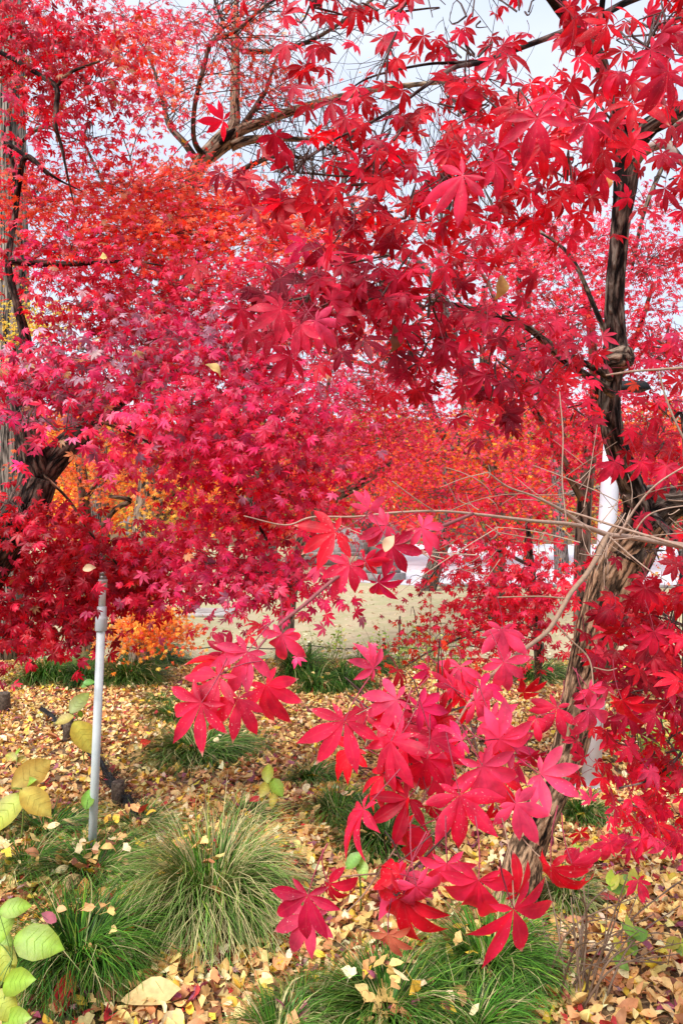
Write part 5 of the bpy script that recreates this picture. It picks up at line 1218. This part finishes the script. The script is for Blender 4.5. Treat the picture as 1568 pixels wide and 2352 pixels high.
# rows of trees that close the view
BACK = [(620, 26, 5.5, 3.2, PAL_ORNG, 'orange tree far behind the slim trunk'), (860, 30, 6.4, 3.6, PAL_PINK, 'pink red tree far beyond the stone steps'), (1010, 27, 6.0, 3.2, PAL_OR, 'orange red tree beyond the paving'), (1210, 29, 6.8, 3.6, PAL_PINK, 'pink tree far beyond the paving at the right'),
        (1420, 26, 7.0, 3.6, PAL_RED, 'dark red tree far behind the right limb'), (1580, 30, 8.0, 4.0, PAL_OR, 'orange red tree at the far right edge'), (430, 29, 6.6, 3.6, PAL_OR, 'orange red tree far behind the orange maple'), (240, 27, 6.2, 3.4, PAL_YORG, 'golden tree far behind the left maple'),
        (40, 30, 7.5, 4.0, PAL_ORNG, 'orange tree far behind the ginkgo'), (740, 40, 5.5, 3.4, [(3, (.10, .16, .03)), (2, (.22, .26, .05)), (1, (.35, .33, .07))], 'green tree on the far bank above the steps'), (1110, 42, 6.5, 4.0, [(3, (.14, .20, .04)), (2, (.30, .30, .06))], 'olive green tree far behind the orange maples'), (330, 42, 6.5, 4.2, [(3, (.16, .20, .04)), (2, (.34, .32, .06))], 'olive green tree far behind the left side'), (1480, 44, 8, 4.5, [(3, (.12, .18, .04)), (2, (.28, .28, .06))], 'green tree on the bank at the far right')]
for (px, d, h, rad, pal, lab) in BACK:
    x = (px - CX) / F_PX * d; b = np.array([x, d, float(ground_all(x, d))])
    t = thing('background_tree', b, lab, 'tree', 'autumn trees beyond the court')
    m = MB(); tube(m, [b - [0, 0, .1], b + [.1, 0, h * .3], b + [-.05, .1, h * .6], b + [.1, 0, h * .85]], [.2, .15, .1, .04], 10, (.6, .52, .46), .1)
    for k in range(7):
        a = rng.uniform(0, 6.28); e = b + np.array([math.cos(a) * rad * .7, math.sin(a) * rad * .7, h * rng.uniform(.55, .9)]); s = b + [0, 0, h * rng.uniform(.3, .6)]
        bez_tubes(m, s[None], ((s + e) / 2 + [0, 0, .3])[None], e[None], .06, .015, (.6, .52, .46), 5)
    m.build('trunk', M_bark_pale, t, True)
    lm = MB(); nt_ = 150
    u = nrmz(rng.normal(0, 1, (nt_, 3))) * rng.random((nt_, 1)) ** .4
    c0 = b + np.array([0, 0, h * .58]) + u * np.array([rad, rad, h * .44]); idx = np.repeat(np.arange(nt_), 22); N = len(idx)
    off = rng.normal(0, 1, (N, 3)) * [.42, .42, .14]; n, tp = orient(N, .6, .6)
    add_leaves(lm, T_CL, c0[idx] + off, tp, n, rng.uniform(.09, .15, N), pick(pal, N) * np.exp(rng.normal(0, .2, nt_))[idx][:, None], lj=.2)
    lm.build('crown', M_far, t)

# far hill side wood that reads as one mass
lm = MB(); N = 26000
x = rng.uniform(-75, 75, N); y = rng.uniform(52, 88, N); z = hill_z(x, y) - .56 + rng.random(N) ** .7 * (3.2 + 1.6 * np.sin(x * .35) + 1.0 * np.sin(x * .9 + y))
n, tp = orient(N, .6, .6); reg = np.sin(x * .22 + 1) + np.sin(y * .3 + x * .1)
pc = np.where((reg > .4)[:, None], pick(PAL_ORNG, N, .2), pick([(3, (.13, .18, .04)), (2, (.28, .27, .06)), (1, (.4, .2, .05))], N, .2))
add_leaves(lm, T_CL, np.stack([x, y, z], 1), tp, n, rng.uniform(.45, .8, N), pc, lj=.25)
o = lm.build('far_wood', M_far); tag(o, kind='stuff'); o['label'] = 'far wooded bank closing the view'; o['category'] = 'woods'

# single leaves caught in the branches
def caught(px, py, d, R, an, col, lab, roll=0, kind='oval'):
    p = P(px, py, d); m = MB(); v, L, tot = BROAD if kind == 'oval' else fan_template(11)
    a = R_(an); tdir = nrmz(np.array([math.cos(a), .15, math.sin(a)])); n = np.array([.1, -1, .35]); n = nrmz(n - np.dot(n, tdir) * tdir); b = np.cross(n, tdir); ro = R_(roll); n, b = n * math.cos(ro) + b * math.sin(ro), b * math.cos(ro) - n * math.sin(ro)
    x, y_ = v[:, 0], v[:, 1]; z = -.3 * x * x + .5 * abs(y_) + .1 * np.sin(5 * x + 3 * y_)
    m.add(R * (x[:, None] * tdir + y_[:, None] * b + z[:, None] * n), L, tot, col)
    o = m.build('caught_leaf', M_litter, None, True, origin=(0, 0, 0)); o.location = tuple(p); tag(o, lab, 'leaf', 'dry leaves caught in the branches')
caught(1148, 660, 2.0, .036, -100, (.60, .38, .12), 'tan dry leaf hanging in the pink maple left of the upright stem', 25)
caught(492, 848, 2.55, .036, -35, (.72, .52, .18), 'long yellow leaf caught among the magenta leaves of the left maple', 30)
caught(205, 1305, 3.2, .030, 10, (.76, .56, .34), 'cream leaf caught just above the grey pipe', 0)
caught(445, 1385, 3.3, .06, -95, (.40, .08, .03), 'red brown shrivelled leaf hanging left of the manhole slab', 55)
caught(905, 780, 1.42, .030, -95, (.22, .10, .05), 'brown shrivelled leaf clump hanging under the maroon leaves', 40)
caught(893, 1247, .915, .013, 62, (.62, .42, .26), 'cream scrap of dry leaf stuck on the hanging pink leaves', 20)
caught(230, 592, 3.0, .03, 10, (.78, .60, .20), 'yellow ginkgo leaf caught in the upper left maple', 10, 'fan')
caught(1388, 420, 1.8, .03, -90, (.74, .48, .16), 'golden leaf hanging beside the dark upright stem', 30)
